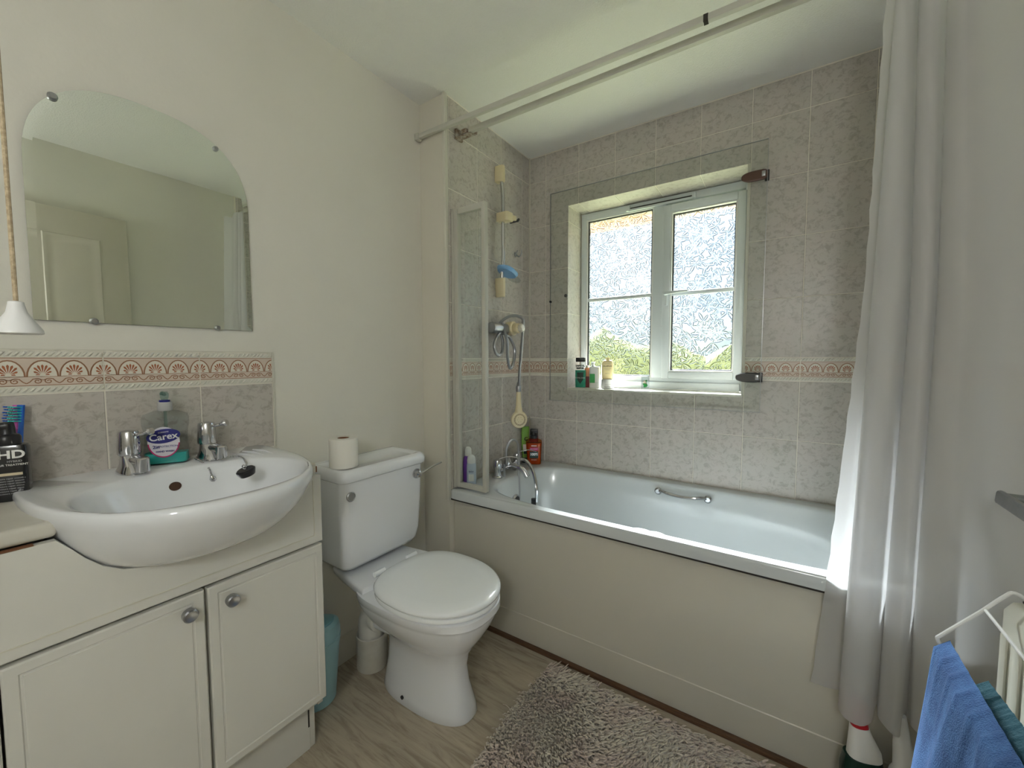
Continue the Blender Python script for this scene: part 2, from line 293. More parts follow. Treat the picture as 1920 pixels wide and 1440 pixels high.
def tile_rect(u0, u1, v0, v1, hole, wall, parent, plane):
    u0 += G; u1 -= G; v0 += G; v1 -= G
    if u1-u0 < .006 or v1-v0 < .006: return
    if hole:
        a0, a1, b0, b1 = hole
        ox0, ox1, oz0, oz1 = max(u0, a0), min(u1, a1), max(v0, b0), min(v1, b1)
        if ox1-ox0 > .002 and oz1-oz0 > .002:
            L_, R_, B_, T_ = ox0-u0 > .003, u1-ox1 > .003, oz0-v0 > .003, v1-oz1 > .003
            if not (L_ or R_ or B_ or T_): return
            if L_+R_+B_+T_ == 1:
                if L_: u1 = ox0
                elif R_: u0 = ox1
                elif B_: v1 = oz0
                else: v0 = oz1
            else:
                w, h = u1-u0, v1-v0; x, z = (ox0-u0 if L_ else ox1-u0), (oz0-v0 if B_ else oz1-v0)
                if L_ and B_: P = [(0,0),(w,0),(w,z),(x,z),(x,h),(0,h)]
                elif R_ and B_: P = [(0,0),(w,0),(w,h),(x,h),(x,z),(0,z)]
                elif L_ and T_: P = [(0,0),(x,0),(x,z),(w,z),(w,h),(0,h)]
                else: P = [(x,0),(w,0),(w,h),(0,h),(0,z),(x,z)]
                place(poly_tile(P), 'tile', wall, parent, u0, v0, plane); return
    if u1-u0 < .004 or v1-v0 < .004: return
    w, h = u1-u0, v1-v0
    place(poly_tile([(0,0),(w,0),(w,h),(0,h)]), 'tile', wall, parent, u0, v0, plane)
BC = {}
def border_mesh(w, ph):
    """border tile of width w starting at phase ph (0..TW) of the printed repeat"""
    key = (round(w, 3), round(ph, 3))
    if key in BC: return BC[key]
    mb = MB(); mb.box(0, w, 0, TD+.001, 0, BH-2*G, 0)
    h = BH-2*G; e = -.0004
    def quad(P, mi, y=e): mb.add([(a, y, b) for a, b in P], [tuple(range(len(P)))], mi)
    p0, p1 = .017, .081; quad([(0,p0),(w,p0),(w,p1),(0,p1)], 1)
    def ribbon(P, t, mi, y):
        L_ = []; R_ = []
        for i in range(len(P)):
            a = P[max(i-1, 0)]; b = P[min(i+1, len(P)-1)]; dx, dz = b[0]-a[0], b[1]-a[1]; l = math.hypot(dx, dz) or 1; tt = t*(1 if not isinstance(t, list) else 1)
            L_.append((P[i][0]-dz/l*tt, P[i][1]+dx/l*tt)); R_.append((P[i][0]+dz/l*tt, P[i][1]-dx/l*tt))
        for i in range(len(P)-1): quad([L_[i], L_[i+1], R_[i+1], R_[i]], mi, y)
    zb = .038
    lines = [(p0+.0012, 4), (p1-.0012, 4), (zb, 4)]
    for z, mi in lines: quad([(0,z-.0007),(w,z-.0007),(w,z+.0007),(0,z+.0007)], mi, e-.0002)
    k0 = int(math.floor(ph/.05))-1
    for k in range(k0, k0+7):
        c = k*.05 - ph
        if c < -.03 or c > w+.03: continue
        arc = [(c+.0235*math.cos(a)*1.0, zb+.036*math.sin(a)) for a in [PI*i/12 for i in range(13)]]
        quad(arc, 2, e-.0002); ribbon(arc, .0014, 4, e-.0004)
        base = (c, zb+.0045)
        for a in [PI*(.12+.76*i/6) for i in range(7)]:
            ln = .0185 if .2 < a/PI < .8 else .015; dx, dz = math.cos(a), math.sin(a); px, pz = -dz, dx; wq = .0021
            t0 = (base[0]+dx*.003, base[1]+dz*.003); t1 = (base[0]+dx*ln*.85+px*wq, base[1]+dz*ln*.85*1.25+pz*wq); t2 = (base[0]+dx*ln, base[1]+dz*ln*1.25); t3 = (base[0]+dx*ln*.85-px*wq, base[1]+dz*ln*.85*1.25-pz*wq)
            quad([t0, t3, t2, t1], 3, e-.0005)
        for sgn in (-1, 1):
            quad([(c+sgn*.004,zb+.003),(c+sgn*.011,zb+.003),(c+sgn*.009,zb+.006),(c+sgn*.005,zb+.005)], 3, e-.0005)
            sp_ = []
            for i in range(15):
                t = i/14; a = 2*PI*1.25*t; r = .0062*(1-.75*t); sp_.append((c+sgn*(.0085)+sgn*r*math.cos(a+PI/2)*1.1, .0275+r*math.sin(a+PI/2)))
            ribbon(sp_, .0010, 4, e-.0003)
            ribbon([(c+sgn*.0085, .0337), (c+sgn*.015, .0325), (c+sgn*.02, .026), (c+sgn*.025, .0225)], .0010, 4, e-.0003)
        ribbon([(c-.0085, .0337), (c, .030), (c+.0085, .0337)], .0007, 4, e-.0003)
    # rope mouldings
    for zc in (.0085, .0905):
        zc = min(zc, h-.0075); n = int(.2/.0105)
        for i in range(-1, n+2):
            c = i*.0105-(ph % .0105)
            if c < -.008 or c > w+.008: continue
            P = [(c-.007, zc-.0052), (c-.001, zc-.0058), (c+.007, zc+.0052), (c+.001, zc+.0058)]
            mb.add([(a, e+.0002, b) for a, b in P] + [(c-.002, -.0032, zc-.0018), (c+.002, -.0032, zc+.0018)], [(0,1,4),(1,2,5,4),(2,3,5),(3,0,4,5)], 0)
    me = mb.mesh('border_tile', ['border_base', 'border_pink', 'border_cream', 'border_orange', 'border_brown'], smooth=0)
    bm = bmesh.new(); bm.from_mesh(me)
    for px, nx in ((0, -1), (w, 1)):
        bmesh.ops.bisect_plane(bm, geom=bm.verts[:]+bm.edges[:]+bm.faces[:], plane_co=(px, 0, 0), plane_no=(nx, 0, 0), clear_outer=True)
    # keep printed faces pointing out of the wall
    for f in bm.faces:
        if f.normal.y > .5 and f.calc_center_median().y < 0: f.normal_flip()
    bm.to_mesh(me); bm.free(); BC[key] = me; return me
def border(u0, u1, u_ref, wall, parent, plane):
    a, b = u0+G, u1-G
    if b-a < .006: return
    o = place(border_mesh(b-a, (a-u_ref) % TW), 'border_tile', wall, parent, a, ZB+G if wall != 'splash' else 0, plane); return o
def tile_wall(wall, parent, plane, ustart, uend, gref, zlo, zhi, hole=None):
    cuts = [ustart]; k = math.ceil((ustart-gref)/TW-1e-6)
    while gref+k*TW < uend-1e-6:
        if gref+k*TW > ustart+1e-6: cuts.append(gref+k*TW)
        k += 1
    cuts.append(uend)
    rows = []
    z = ZB
    while z > zlo+.01: rows.append((max(z-TH, zlo), z)); z -= TH
    z = ZT
    while z < zhi-.01: rows.append((z, min(z+TH, zhi))); z += TH
    for i in range(len(cuts)-1):
        a, b = cuts[i], cuts[i+1]
        for v0, v1 in rows: tile_rect(a, b, v0, v1, hole, wall, parent, plane)
        if hole and a < hole[1] and b > hole[0] and ZB < hole[3] and ZT > hole[2]:
            if a < hole[0]-.01: border(a, hole[0]+G, gref, wall, parent, plane)
            if b > hole[1]+.01: border(hole[1]-G, b, gref, wall, parent, plane)
        else: border(a, b, gref, wall, parent, plane)
tile_wall('-y', wb, 0, .004, XR-.004, GX, .575, H-.004, (WX0, WX1, WZ0, WZ1))
tile_wall('+x', wn, 0, -.692, -.004, -.08, .575, H-.004)
# right end of the alcove behind the curtain
tg = obj('wall_alcove_right', MB().box(XR-.004, XR, -.70, 0, .5, H), 'grout'); struct(tg)
tile_wall('-x', tg, XR-.006, .004, .692, .08, .575, H-.004)
# recess lining tiles (head, jambs, sill)
def lining():
    for x0, x1 in ((WX0, .305), (.305, .505), (.505, .705), (.705, .905), (.905, WX1)):
        me = MB().box(x0+G, x1-G, .002, WD-.001, WZ1, WZ1+TD).mesh('tile', 'tile', bevel=.0008, bseg=1); add_me('tile', me, wb)
        me = MB().box(x0+G, x1-G, .002, WD-.001, WZ0-TD, WZ0).mesh('sill_tile', 'white_trim', bevel=.0008, bseg=1); add_me('sill_tile', me, wb)
    for xx in (WX0-TD, WX1):
        for z0, z1 in ((WZ0, ZT), (ZT, ZT+TH), (ZT+TH, ZT+2*TH), (ZT+2*TH, ZT+3*TH), (ZT+3*TH, WZ1)):
            me = MB().box(xx, xx+TD, .002, WD-.001, z0+G, z1-G).mesh('tile', 'tile', bevel=.0008, bseg=1); add_me('tile', me, wb)
lining()
# corner / edge trims
struct(obj('trim_1', MB().box(-.012, .006, -.712, -.692, .54, H), 'white_trim', bevel=.004))
struct(obj('trim_2', MB().box(0, .005, -.005, 0, .59, H), 'white_trim', bevel=.001))
struct(obj('trim_3', MB().box(WX1-.004, WX1+.005, -.003, .004, WZ0, WZ1), 'white_trim'))
struct(obj('trim_4', MB().box(WX0, WX1, -.004, .010, WZ0-.010, WZ0+.001), 'white_trim', bevel=.002))
sk = MB()
sk.loft([[(SW, y, 0), (SW+.016, y, 0), (SW+.016, y, .07), (SW+.009, y, .085), (SW+.007, y, .1), (SW, y, .103)] for y in (-1.40, -.70)], True, True)
struct(obj('baseboard_left', sk, 'skirting'))
struct(obj('baseboard_front', MB().box(SW, XR, YB, YB+.015, 0, .1), 'skirting'))
struct(obj('trim_5', MB().box(0, XR, -.696, -.672, .0, .011), 'wood_strip', bevel=.002))
# splashback behind the basin: a small tiled field
sb = thing('splashback', 'pinkish tiled splashback with orange shell border behind the basin', 'splashback', (SW, -1.68, .892))
ZS = 1.1025
for i in range(5):
    y1 = -1.3799 - i*TW; y0 = y1 - TW
    me = poly_tile([(0,0),(TW-2*G,0),(TW-2*G,ZS-.892-2*G),(0,ZS-.892-2*G)])
    o = add_me('tile', me, sb, (.0045, y0+G+1.68, G), ROT['+x'])
    o = add_me('border_tile', border_mesh(TW-2*G, G), sb, (.0045, y0+G+1.68, ZS-.892+G), ROT['+x'])
obj('grout_bed', MB().box(0, .003, -.70, .304, 0, ZS+BH-.892), 'grout', sb)
obj('edge_trim', MB().box(0, .0055, .3005, .306, -.002, ZS+BH-.892+.003).box(0, .005, -.7, .306, ZS+BH-.892, ZS+BH-.892+.003), 'white_trim', sb)

# ------------------------------------------------------------------ window
win = obj('window_1', MB().box(WX0+.004, WX0+.034, WD-.004, WD+.06, WZ0+.002, WZ1-.002).box(WX1-.022, WX1-.002, WD-.004, WD+.06, WZ0+.002, WZ1-.002)
    .box(WX0+.034, WX1-.022, WD-.004, WD+.06, WZ1-.040, WZ1-.002).box(WX0+.034, WX1-.022, WD-.004, WD+.06, WZ0+.002, WZ0+.062).box(.660, .722, WD-.004, WD+.06, WZ0+.06, WZ1-.038), 'upvc', bevel=.003)
struct(win)
def frame_rect(x0, x1, z0, z1, t, y0, y1, mb=None):
    mb = mb or MB(); return mb.box(x0, x0+t, y0, y1, z0, z1).box(x1-t, x1, y0, y1, z0, z1).box(x0+t, x1-t, y0, y1, z1-t, z1).box(x0+t, x1-t, y0, y1, z0, z0+t)
obj('window_board', MB().box(WX0+.034, WX1-.022, WD-.020, WD-.004, WZ0+.003, WZ0+.040), 'upvc', win, bevel=.004)
obj('glazing_bead', frame_rect(WX0+.034, .661, WZ0+.060, WZ1-.038, .009, WD-.002, WD+.02), 'white_plastic', win, bevel=.002)
sash = obj('sash', frame_rect(.712, 1.083, WZ0+.058, WZ1-.050, .036, WD-.018, WD+.04), 'upvc', win, bevel=.004)
obj('glazing_bead', frame_rect(.747, 1.048, WZ0+.094, WZ1-.086, .008, WD-.015, WD+.02), 'white_plastic', sash, bevel=.002)
obj('gasket', frame_rect(.2900, .652, WZ0+.069, WZ1-.047, .005, WD+.005, WD+.02), 'gasket', win)
obj('gasket', frame_rect(.7550, 1.040, WZ0+.102, WZ1-.094, .005, WD+.005, WD+.02), 'gasket', sash)
obj('glazing_bar', MB().box(.290, .652, WD+.004, WD+.012, 1.511, 1.530), 'upvc', win, bevel=.003)
obj('glazing_bar', MB().box(.755, 1.040, WD+.000, WD+.010, 1.505, 1.524), 'upvc', sash, bevel=.003)
hd = MB().box(.724, .739, WD-.030, WD-.018, 1.455, 1.520)
hd.loft([[(.728, WD-.052, 1.508), (.728, WD-.036, 1.508), (.728, WD-.036, 1.522), (.728, WD-.052, 1.522)], [(.80, WD-.058, 1.512), (.80, WD-.046, 1.512), (.80, WD-.046, 1.524), (.80, WD-.058, 1.524)], [(.842, WD-.054, 1.514), (.842, WD-.046, 1.514), (.842, WD-.046, 1.523), (.842, WD-.054, 1.523)]])
hd.lathe([(.008, 0), (.008, .03)], (.732, WD-.018, 1.514), '-y', 12)
obj('window_handle', hd, 'upvc', sash, bevel=.002)
tv = obj('trickle_vent', MB().box(.53, .85, WD-.014, WD-.004, 1.980, 1.984).box(.515, .535, WD-.02, WD-.004, 1.974, 2.002).box(.845, .862, WD-.02, WD-.004, 1.974, 2.002).box(.53, .85, WD-.02, WD-.012, 1.970, 1.980), 'upvc', win, bevel=.002)
obj('vent_slot', MB().box(.535, .845, WD-.010, WD-.0045, 1.984, 1.991), 'gasket', tv)
# leaf-embossed obscure glass: height field of overlapping leaves, real relief
def leaf_pane(x0, x1, z0, z1, seed, step=.0019):
    rng = np.random.default_rng(seed); nx = int((x1-x0)/step); nz = int((z1-z0)/step)
    X, Z = np.meshgrid(np.linspace(0, x1-x0, nx), np.linspace(0, z1-z0, nz)); Hh = np.zeros_like(X)
    cl = []
    area_ = (x1-x0)*(z1-z0)
    for _ in range(int(area_/.0009)):
        cx, cz = rng.uniform(-.02, x1-x0+.02), rng.uniform(-.02, z1-z0+.02); a0 = rng.uniform(0, 2*PI); k = rng.integers(3, 6)
        for i in range(k):
            a = a0+2*PI*i/k*.62+rng.normal(0, .2); ln = rng.uniform(.030, .052); wd = ln*rng.uniform(.24, .36)
            cl.append((cx+math.cos(a)*ln*.55, cz+math.sin(a)*ln*.55, a, ln*.5, wd*.5))
    rng.shuffle(cl)
    for cx, cz, a, hl, hw in cl:
        i0, i1 = max(0, int((cx-hl)/step)-1), min(nx, int((cx+hl)/step)+2); j0, j1 = max(0, int((cz-hl)/step)-1), min(nz, int((cz+hl)/step)+2)
        if i1 <= i0 or j1 <= j0: continue
        x = X[j0:j1, i0:i1]-cx; z = Z[j0:j1, i0:i1]-cz; u = (x*math.cos(a)+z*math.sin(a))/hl; v = (-x*math.sin(a)+z*math.cos(a))/hw
        prof = np.clip(1-u*u, 0, 1); d = np.abs(v)/np.maximum(prof, 1e-3); ins = (d < 1) & (np.abs(u) < 1)
        vein = np.exp(-(np.abs(v)*hw/.0011)**2)*.5; hgt = (1-d**2.4)*1.1 - vein + .12*np.cos(u*16+np.abs(v)*5)
        sub = Hh[j0:j1, i0:i1]; Hh[j0:j1, i0:i1] = np.where(ins, hgt, sub)
    amp = .0030
    me = bpy.data.meshes.new('glass_pane'); vs = np.stack([X.ravel()+x0, -Hh.ravel()*amp, Z.ravel()+z0], 1)
    idx = np.arange(nx*nz).reshape(nz, nx); q = np.stack([idx[:-1, :-1], idx[:-1, 1:], idx[1:, 1:], idx[1:, :-1]], -1).reshape(-1, 4)
    me.vertices.add(len(vs)); me.vertices.foreach_set('co', vs.ravel()); me.loops.add(q.size); me.loops.foreach_set('vertex_index', q.ravel().astype(np.int32))
    me.polygons.add(len(q)); me.polygons.foreach_set('loop_start', np.arange(0, q.size, 4, dtype=np.int32)); me.update(calc_edges=True); me.validate()
    me.polygons.foreach_set('use_smooth', [True]*len(me.polygons)); me.materials.append(M['obscure_glass']); return me
for x0, x1, z0, z1, par, sd in ((.288, .654, 1.084, 1.968, win, 3), (.753, 1.042, 1.118, 1.921, sash, 5)):
    add_me('glass_pane', leaf_pane(x0, x1, z0, z1, sd), par, (0, WD+.014, 0))
# outside: lawn, hedge, eaves
o = obj('ground', MB().box(-60, 60, .4, 120, -2.9, -2.7), 'lawn'); struct(o)
hb = MB(); hr_ = random.Random(5); rws = []
for j in range(9):
    a = PI*j/8; rws.append([(x, 14.8-1.1*math.cos(a)+hr_.uniform(-.15, .15), -2.7+(4.55+.35*math.sin(x*.9)+.25*math.sin(x*2.3+1)+hr_.uniform(-.12, .12))*math.sin(a)**.5) for x in [-26+k*.4 for k in range(130)]])
hb.loft(rws, False, False, closed=False); o = obj('garden_hedge', hb, 'hedge'); o['label'] = 'olive green garden hedge blurred behind the leaf-patterned window glass'; o['category'] = 'hedge'
struct(obj('roof_eaves', MB().box(-2, 4, .27, .66, 2.105, 2.3).box(-2, 4, .62, .66, 2.05, 2.105), 'soffit'))

# ------------------------------------------------------------------ bath
bath = thing('bathtub', 'white enamelled bath along the tiled window wall', 'bath', (0, -.70, 0))
def B(p): return (p[0], p[1]+.70, p[2])
def bath_ring(x0, x1, y0, y1, n, z, N=72):
    cx, cy_, a, b = (x0+x1)/2, (y0+y1)/2, (x1-x0)/2, (y1-y0)/2; R = []
    for j in range(N):
        t = 2*PI*(j+.5)/N; c, s_ = math.cos(t), math.sin(t); k = max(abs(c), abs(s_)); e = 2/n
        R.append((cx+a*math.copysign(abs(c)**e, c), cy_+b*math.copysign(abs(s_)**e, s_)+.70, z))
    return R
Z0 = .59
rings = [bath_ring(.002, XR-.008, -.698, -.002, 60, Z0-.042), bath_ring(.002, XR-.008, -.702, -.002, 60, Z0-.040), bath_ring(.002, XR-.008, -.702, -.002, 60, Z0-.006), bath_ring(.006, XR-.012, -.697, -.004, 60, Z0),
         bath_ring(.118, 1.608, -.664, -.050, 5, Z0), bath_ring(.128, 1.598, -.654, -.058, 4.6, Z0-.004), bath_ring(.134, 1.59, -.648, -.064, 4.6, Z0-.016),
         bath_ring(.150, 1.56, -.63, -.085, 4.2, Z0-.15), bath_ring(.175, 1.50, -.605, -.11, 4, Z0-.30), bath_ring(.215, 1.42, -.565, -.15, 3.6, Z0-.375), bath_ring(.30, 1.30, -.50, -.22, 3, Z0-.395), bath_ring(.5, 1.1, -.42, -.30, 2.5, Z0-.40)]
obj('tub_shell', MB().loft(rings, False, True), 'bath_white', bath, smooth=50)
pn = MB(); prof = [(-.668, .55), (-.672, .52), (-.674, .30), (-.6745, .121), (-.6768, .1185), (-.6768, .011)]
pn.loft([[(x, y+.70, z) for y, z in prof] + [(x, .05, .011), (x, .05, .55)] for x in (.003, XR-.01)])
obj('bath_panel', pn, 'bath_panel', bath, smooth=40)
obj('rim_shadow_strip', MB().box(.003, XR-.01, .003, .03, .542, .5475), 'gap_and_shadow', bath)  # dark strip standing in for the shadow under the bath rim
def grip(x0, x1, y, z, out):
    P = [B((x0, y, z)), B((x0+.02, y+out*.5, z+.006)), B((x0+.05, y+out, z+.004)), B(((x0+x1)/2, y+out*1.1, z)), B((x1-.05, y+out, z+.004)), B((x1-.02, y+out*.5, z+.006)), B((x1, y, z))]
    mb = MB().tube(spline(P, 5), .0075, 10)
    for x in (x0, x1): mb.lathe([(.017, -.004), (.017, .006), (.01, .012)], B((x, y, z)), '-y' if out < 0 else 'y', 14)
    return mb
obj('grip_handle', grip(.77, .985, -.085, .553, -.03), 'chrome', bath)
obj('grip_handle', grip(.80, .945, -.647, .563, .03), 'white_plastic', bath)
wf_ = MB().lathe([(.036, 0), (.036, .006), (.028, .012), (.026, .006)], B((.150, -.385, .47)), 'x', 24); obj('overflow_ring', wf_, 'chrome', bath)
obj('overflow_grille', MB().lathe([(.027, 0), (.027, .009)], B((.150, -.385, .47)), 'x', 20), 'black_plastic', bath)

# bath mixer tap
bt = thing('bath_mixer_tap', 'chrome two-handle mixer tap on the tap end of the bath', 'tap', (.075, -.34, Z0))
for s_ in (-.09, .09):
    obj('pillar', MB().lathe([(.026, 0), (.026, .006), (.018, .012), (.017, .045), (.02, .05)], (0, s_, 0), 'z', 20), 'chrome', bt)
    hdl = MB().lathe([(.021, .048), (.023, .055), (.023, .075), (.019, .088), (.006, .095)], (0, s_, 0), 'z', 20)
    hdl.tube(spline([(0, s_, .09), (.02, s_+.02, .1), (.05, s_+.045, .104), (.085, s_+.058, .097)], 4), .0045, 8, flat=.6)
    obj('tap_lever', hdl, 'chrome', bt)
body = MB().tube([(0, -.1, .035), (0, .1, .035)], .016, 14).lathe([(.018, .03), (.020, .06), (.012, .085)], (0, 0, 0), 'z', 16)
body.tube(spline([(0, 0, .04), (.04, 0, .045), (.09, 0, .035), (.12, 0, .0)], 5), [.014]*16, 12)
obj('mixer_body', body, 'chrome', bt)
obj('spout_arm', MB().tube(spline([(.0, .088, .05), (.05, .095, .055), (.1, .085, .01), (.135, .065, -.07), (.14, .055, -.14)], 6), .0095, 10), 'chrome', bt)
obj('spout_nozzle', MB().lathe([(.013, 0), (.013, .045)], (.133, .04, -.165), 'z', 14), 'black_plastic', bt)
obj('shower_hose', MB().tube(spline([(.01, -.02, .05), (.0, -.01, .13), (.02, .01, .175), (.045, .03, .15), (.055, .02, .02), (.07, .0, -.13), (.05, -.03, -.20), (.03, -.06, -.05), (.01, -.05, .06)], 8), .0065, 8), 'chrome_dull', bt)

# shower screen, folded against the alcove wall
ss = thing('shower_screen', 'white framed folding glass shower screen standing on the bath tap end', 'shower screen', (0, -.66, Z0+.004))
TP = 1.250
obj('wall_channel', MB().box(.001, .016, -.014, .014, 0, TP), 'white_rail', ss, bevel=.002)
sf = MB().box(.016, .036, -.012, .012, .004, TP).box(.168, .187, -.012, .012, .004, TP-.002).box(.036, .168, -.010, .010, TP-.028, TP-.002).box(.036, .168, -.010, .010, .004, .026)
obj('screen_frame', sf, 'white_rail', ss, bevel=.002)
obj('glass_panel', MB().box(.034, .170, -.002, .002, .024, TP-.026), 'screen_glass', ss)
obj('folded_glass', MB().box(.050, .145, .020, .024, .03, TP-.10), 'screen_glass', ss)
obj('glass_edge', MB().box(.1435, .147, .019, .025, .03, TP-.10), 'chrome_dull', ss)

# riser rail
rr = thing('shower_riser_rail', 'chrome shower riser rail with cream end caps on the tiled alcove side', 'shower rail', (0, -.325, 1.5))
for z0, z1, tp in ((0, .095, 1), (.575, .655, 0)):
    mb = MB(); r0, r1 = (.6, 1.0) if tp else (1.0, .85)
    mb.loft([[(0, -.017*a, z), (.03*1, -.017*a, z), (.048, -.010*a, z), (.048, .010*a, z), (.03, .017*a, z), (0, .017*a, z)] for a, z in ((r0, z0), ((r0+r1)/2+.1, (z0+z1)/2), (r1, z1))])
    obj('end_cap', mb, 'cream_plastic', rr, bevel=.003)
obj('rail_tube', MB().tube(spline([(.032, 0, .09), (.040, 0, .2), (.040, 0, .34), (.040, 0, .48), (.032, 0, .58)], 6), .0095, 14), 'chrome', rr)
sl = MB().loft([[(.012, -.022, z), (.07, -.022, z), (.082, -.012, z), (.082, .03, z), (.012, .022, z)] for z in (.375, .42)])
sl.loft([[(.06, .02, z), (.085, .03, z), (.075, .075, z+.01), (.055, .07, z+.01)] for z in (.385, .41)])
sk_ = obj('slider_bracket', sl, 'cream_plastic', rr, bevel=.004)
obj('bracket_clip', MB().tube([(.05, .05, .385), (.075, .085, .40), (.07, .10, .41)], .007, 8), 'dark_hinge', sk_)
dish = thing('soap_dish', 'blue and clear soap dish clipped low on the shower riser rail', 'soap dish', (.055, -.31, 1.625), rot=(-.32, .1, 0))
dm = MB().loft([se(0, 0, .042, .042, .052, 2.6, z, 28) if k == 0 else se(0, 0, .048, .048, .06, 2.6, z, 28) for k, z in ((0, -.008), (1, .004), (1, .010))], True, False)
obj('dish_tray', dm, 'dish_blue', dish)
obj('clear_lip', MB().loft([se(0, .06, .034, .034, .05, 2.3, z, 24) for z in (-.004, .002)]), 'bottle_clear', dish)
hk = thing('wall_hook', 'small chrome hook on the alcove tiles near the corner', 'hook', (0, -.15, 1.755))
obj('hook_plate', MB().lathe([(.013, 0), (.011, .005)], (0, 0, 0), 'x', 16), 'chrome_dull', hk)
obj('hook_arm', MB().tube(spline([(.004, 0, 0), (.025, 0, -.014), (.04, 0, 0), (.042, 0, .022)], 5), .003, 8).tube([(.004, 0, 0), (.016, 0, .022)], .003, 8), 'chrome_dull', hk)

# shower mixer valve with hose and handset
sv = thing('shower_valve', 'chrome bar shower valve with cream knob, its grey hose looped over it', 'shower valve', (0, -.34, 1.34))
vb = MB().tube([(.045, -.10, -.004), (.045, .055, -.004)], .027, 18)
for y in (-.075, .045): vb.lathe([(.03, 0), (.03, .006), (.016, .012), (.016, .04)], (0, y, -.004), 'x', 18)
obj('valve_body', vb, 'chrome_dull', sv, bevel=.003)
obj('temperature_knob', MB().lathe([(.030, .03), (.036, .04), (.037, .075), (.032, .082)], (0, .06, 0), 'x', 28).lathe([(.024, .08), (.026, .084), (.026, .105), (.02, .112)], (.0, .06, 0), 'x', 24), 'cream_plastic', sv)
kn = MB(); n_ = 40; R0 = []
for x, s_ in ((.112, .9), (.116, 1), (.13, 1), (.134, .8)): R0.append([(x, .06+(.021+.0025*math.cos(j*2*PI/n_*10))*s_*math.cos(2*PI*j/n_), (.021+.0025*math.cos(j*2*PI/n_*10))*s_*math.sin(2*PI*j/n_)) for j in range(n_)])
obj('flow_knob', kn.loft(R0), 'border_cream', sv)
hp = [(.03, -.03, -.03), (.05, -.03, .02), (.075, .0, .052), (.10, .035, .062), (.125, .06, .050), (.128, .066, .02), (.118, .068, -.10), (.105, .07, -.21), (.10, .07, -.30)]
obj('shower_hose', MB().tube(spline(hp, 8), .0075, 10).tube(spline([(.055, -.02, .03), (.085, -.022, -.06), (.09, -.02, -.15), (.088, .005, -.205), (.085, .04, -.18), (.08, .06, -.11), (.07, .03, -.05), (.06, -.02, -.03),
    (.06, -.06, -.04), (.065, -.098, -.09), (.07, -.085, -.135), (.07, -.045, -.13), (.065, -.025, -.08), (.05, -.02, -.03)], 8), .0075, 10), 'hose', sv)
hs = thing('shower_handset', 'cream shower handset hanging upside down on its grey hose', 'shower head', (.10, -.27, .865), rot=(0, 0, math.radians(52)))
# head faces local -y
mb = MB()
def disc(r, y, n=36, zc=0, sz=1.0): return [(r*math.cos(2*PI*j/n), y, zc+sz*r*math.sin(2*PI*j/n)) for j in range(n)]
mb.loft([disc(.012, .018), disc(.034, .013), disc(.045, .004), disc(.046, -.004), disc(.042, -.010), disc(.034, -.012)])
mb.tube([(0, .004, .035), (0, .006, .07), (0, .006, .11), (0, .006, .148)], [.022, .015, .0125, .012], 14)
obj('handset_body', mb, 'cream_plastic', hs)
nz = MB()
for k in range(26):
    a = 2*PI*k/26; nz.add([(r*math.cos(a+da), -.0127, r*math.sin(a+da)) for r, da in ((.024, -.055), (.032, -.055), (.032, .055), (.024, .055))], [(0,1,2,3)])
for k in range(6):
    a = 2*PI*k/6; nz.add([(.013*math.cos(a)+.0015*math.cos(t), -.0127, .013*math.sin(a)+.0015*math.sin(t)) for t in (0, 1.2, 2.5, 3.8, 5)], [(0,1,2,3,4)])
obj('spray_slots', nz, 'brown_hinge', hs)
obj('hose_nut', MB().lathe([(.013, .145), (.0145, .15), (.0145, .172), (.011, .178), (.0085, .195)], (0, .006, 0), 'z', 18), 'chrome_dull', hs)

# glass panel hinged over the window recess
gp = thing('window_splash_panel', 'frameless clear glass panel hinged flat over the window recess', 'glass panel', (1.168, -.022, .950))
GPX0, GPX1 = .150-1.168, 0
obj('glass_sheet', MB().box(GPX0, GPX1, -.003, .003, 0, 1.138), 'clear_panel', gp)
obj('glass_edge', frame_rect(GPX0-.001, GPX1+.001, -.001, 1.139, .0016, -.0034, .0034), 'chrome_dull', gp)
for z, m in ((.995, 'brown_hinge'), (.150, 'dark_hinge')):
    mb = MB(); P = []
    for j in range(24):
        t = 2*PI*j/24; c, s_ = math.cos(t), math.sin(t); x = -.045+(.050 if c < 0 else .045)*math.copysign(abs(c)**(.9 if c < 0 else .3), c); P.append((x, .021*math.copysign(abs(s_)**.75, s_)))
    mb.loft([[(x*.97, -.004, z+q) for x, q in P], [(x, -.012, z+q) for x, q in P], [(x*.96-.001, -.016, z+q*.8) for x, q in P]])
    h = obj('hinge', mb, m, gp); h['label'] = 'brown hinge plate' if m[0] == 'b' else 'dark grey hinge plate'
    obj('hinge_block', MB().box(-.020, -.006, -.019, -.012, z-.010, z+.012), 'chrome_dull', h, bevel=.002)
    obj('wall_bracket', MB().box(-.01, .006, .003, .021, z-.021, z+.021), 'black_plastic', h, bevel=.002)
obj('panel_knob', MB().lathe([(.009, .003), (.009, .012), (.006, .014)], (GPX0+.10, 0, .575), '-y', 14), 'dark_hinge', gp)
obj('knob_reflection', MB().lathe([(.006, .0), (.006, .01)], (GPX0+.004, .0, .55), '-y', 10), 'black_plastic', gp)  # small black stud modelled in place of the knob's reflection

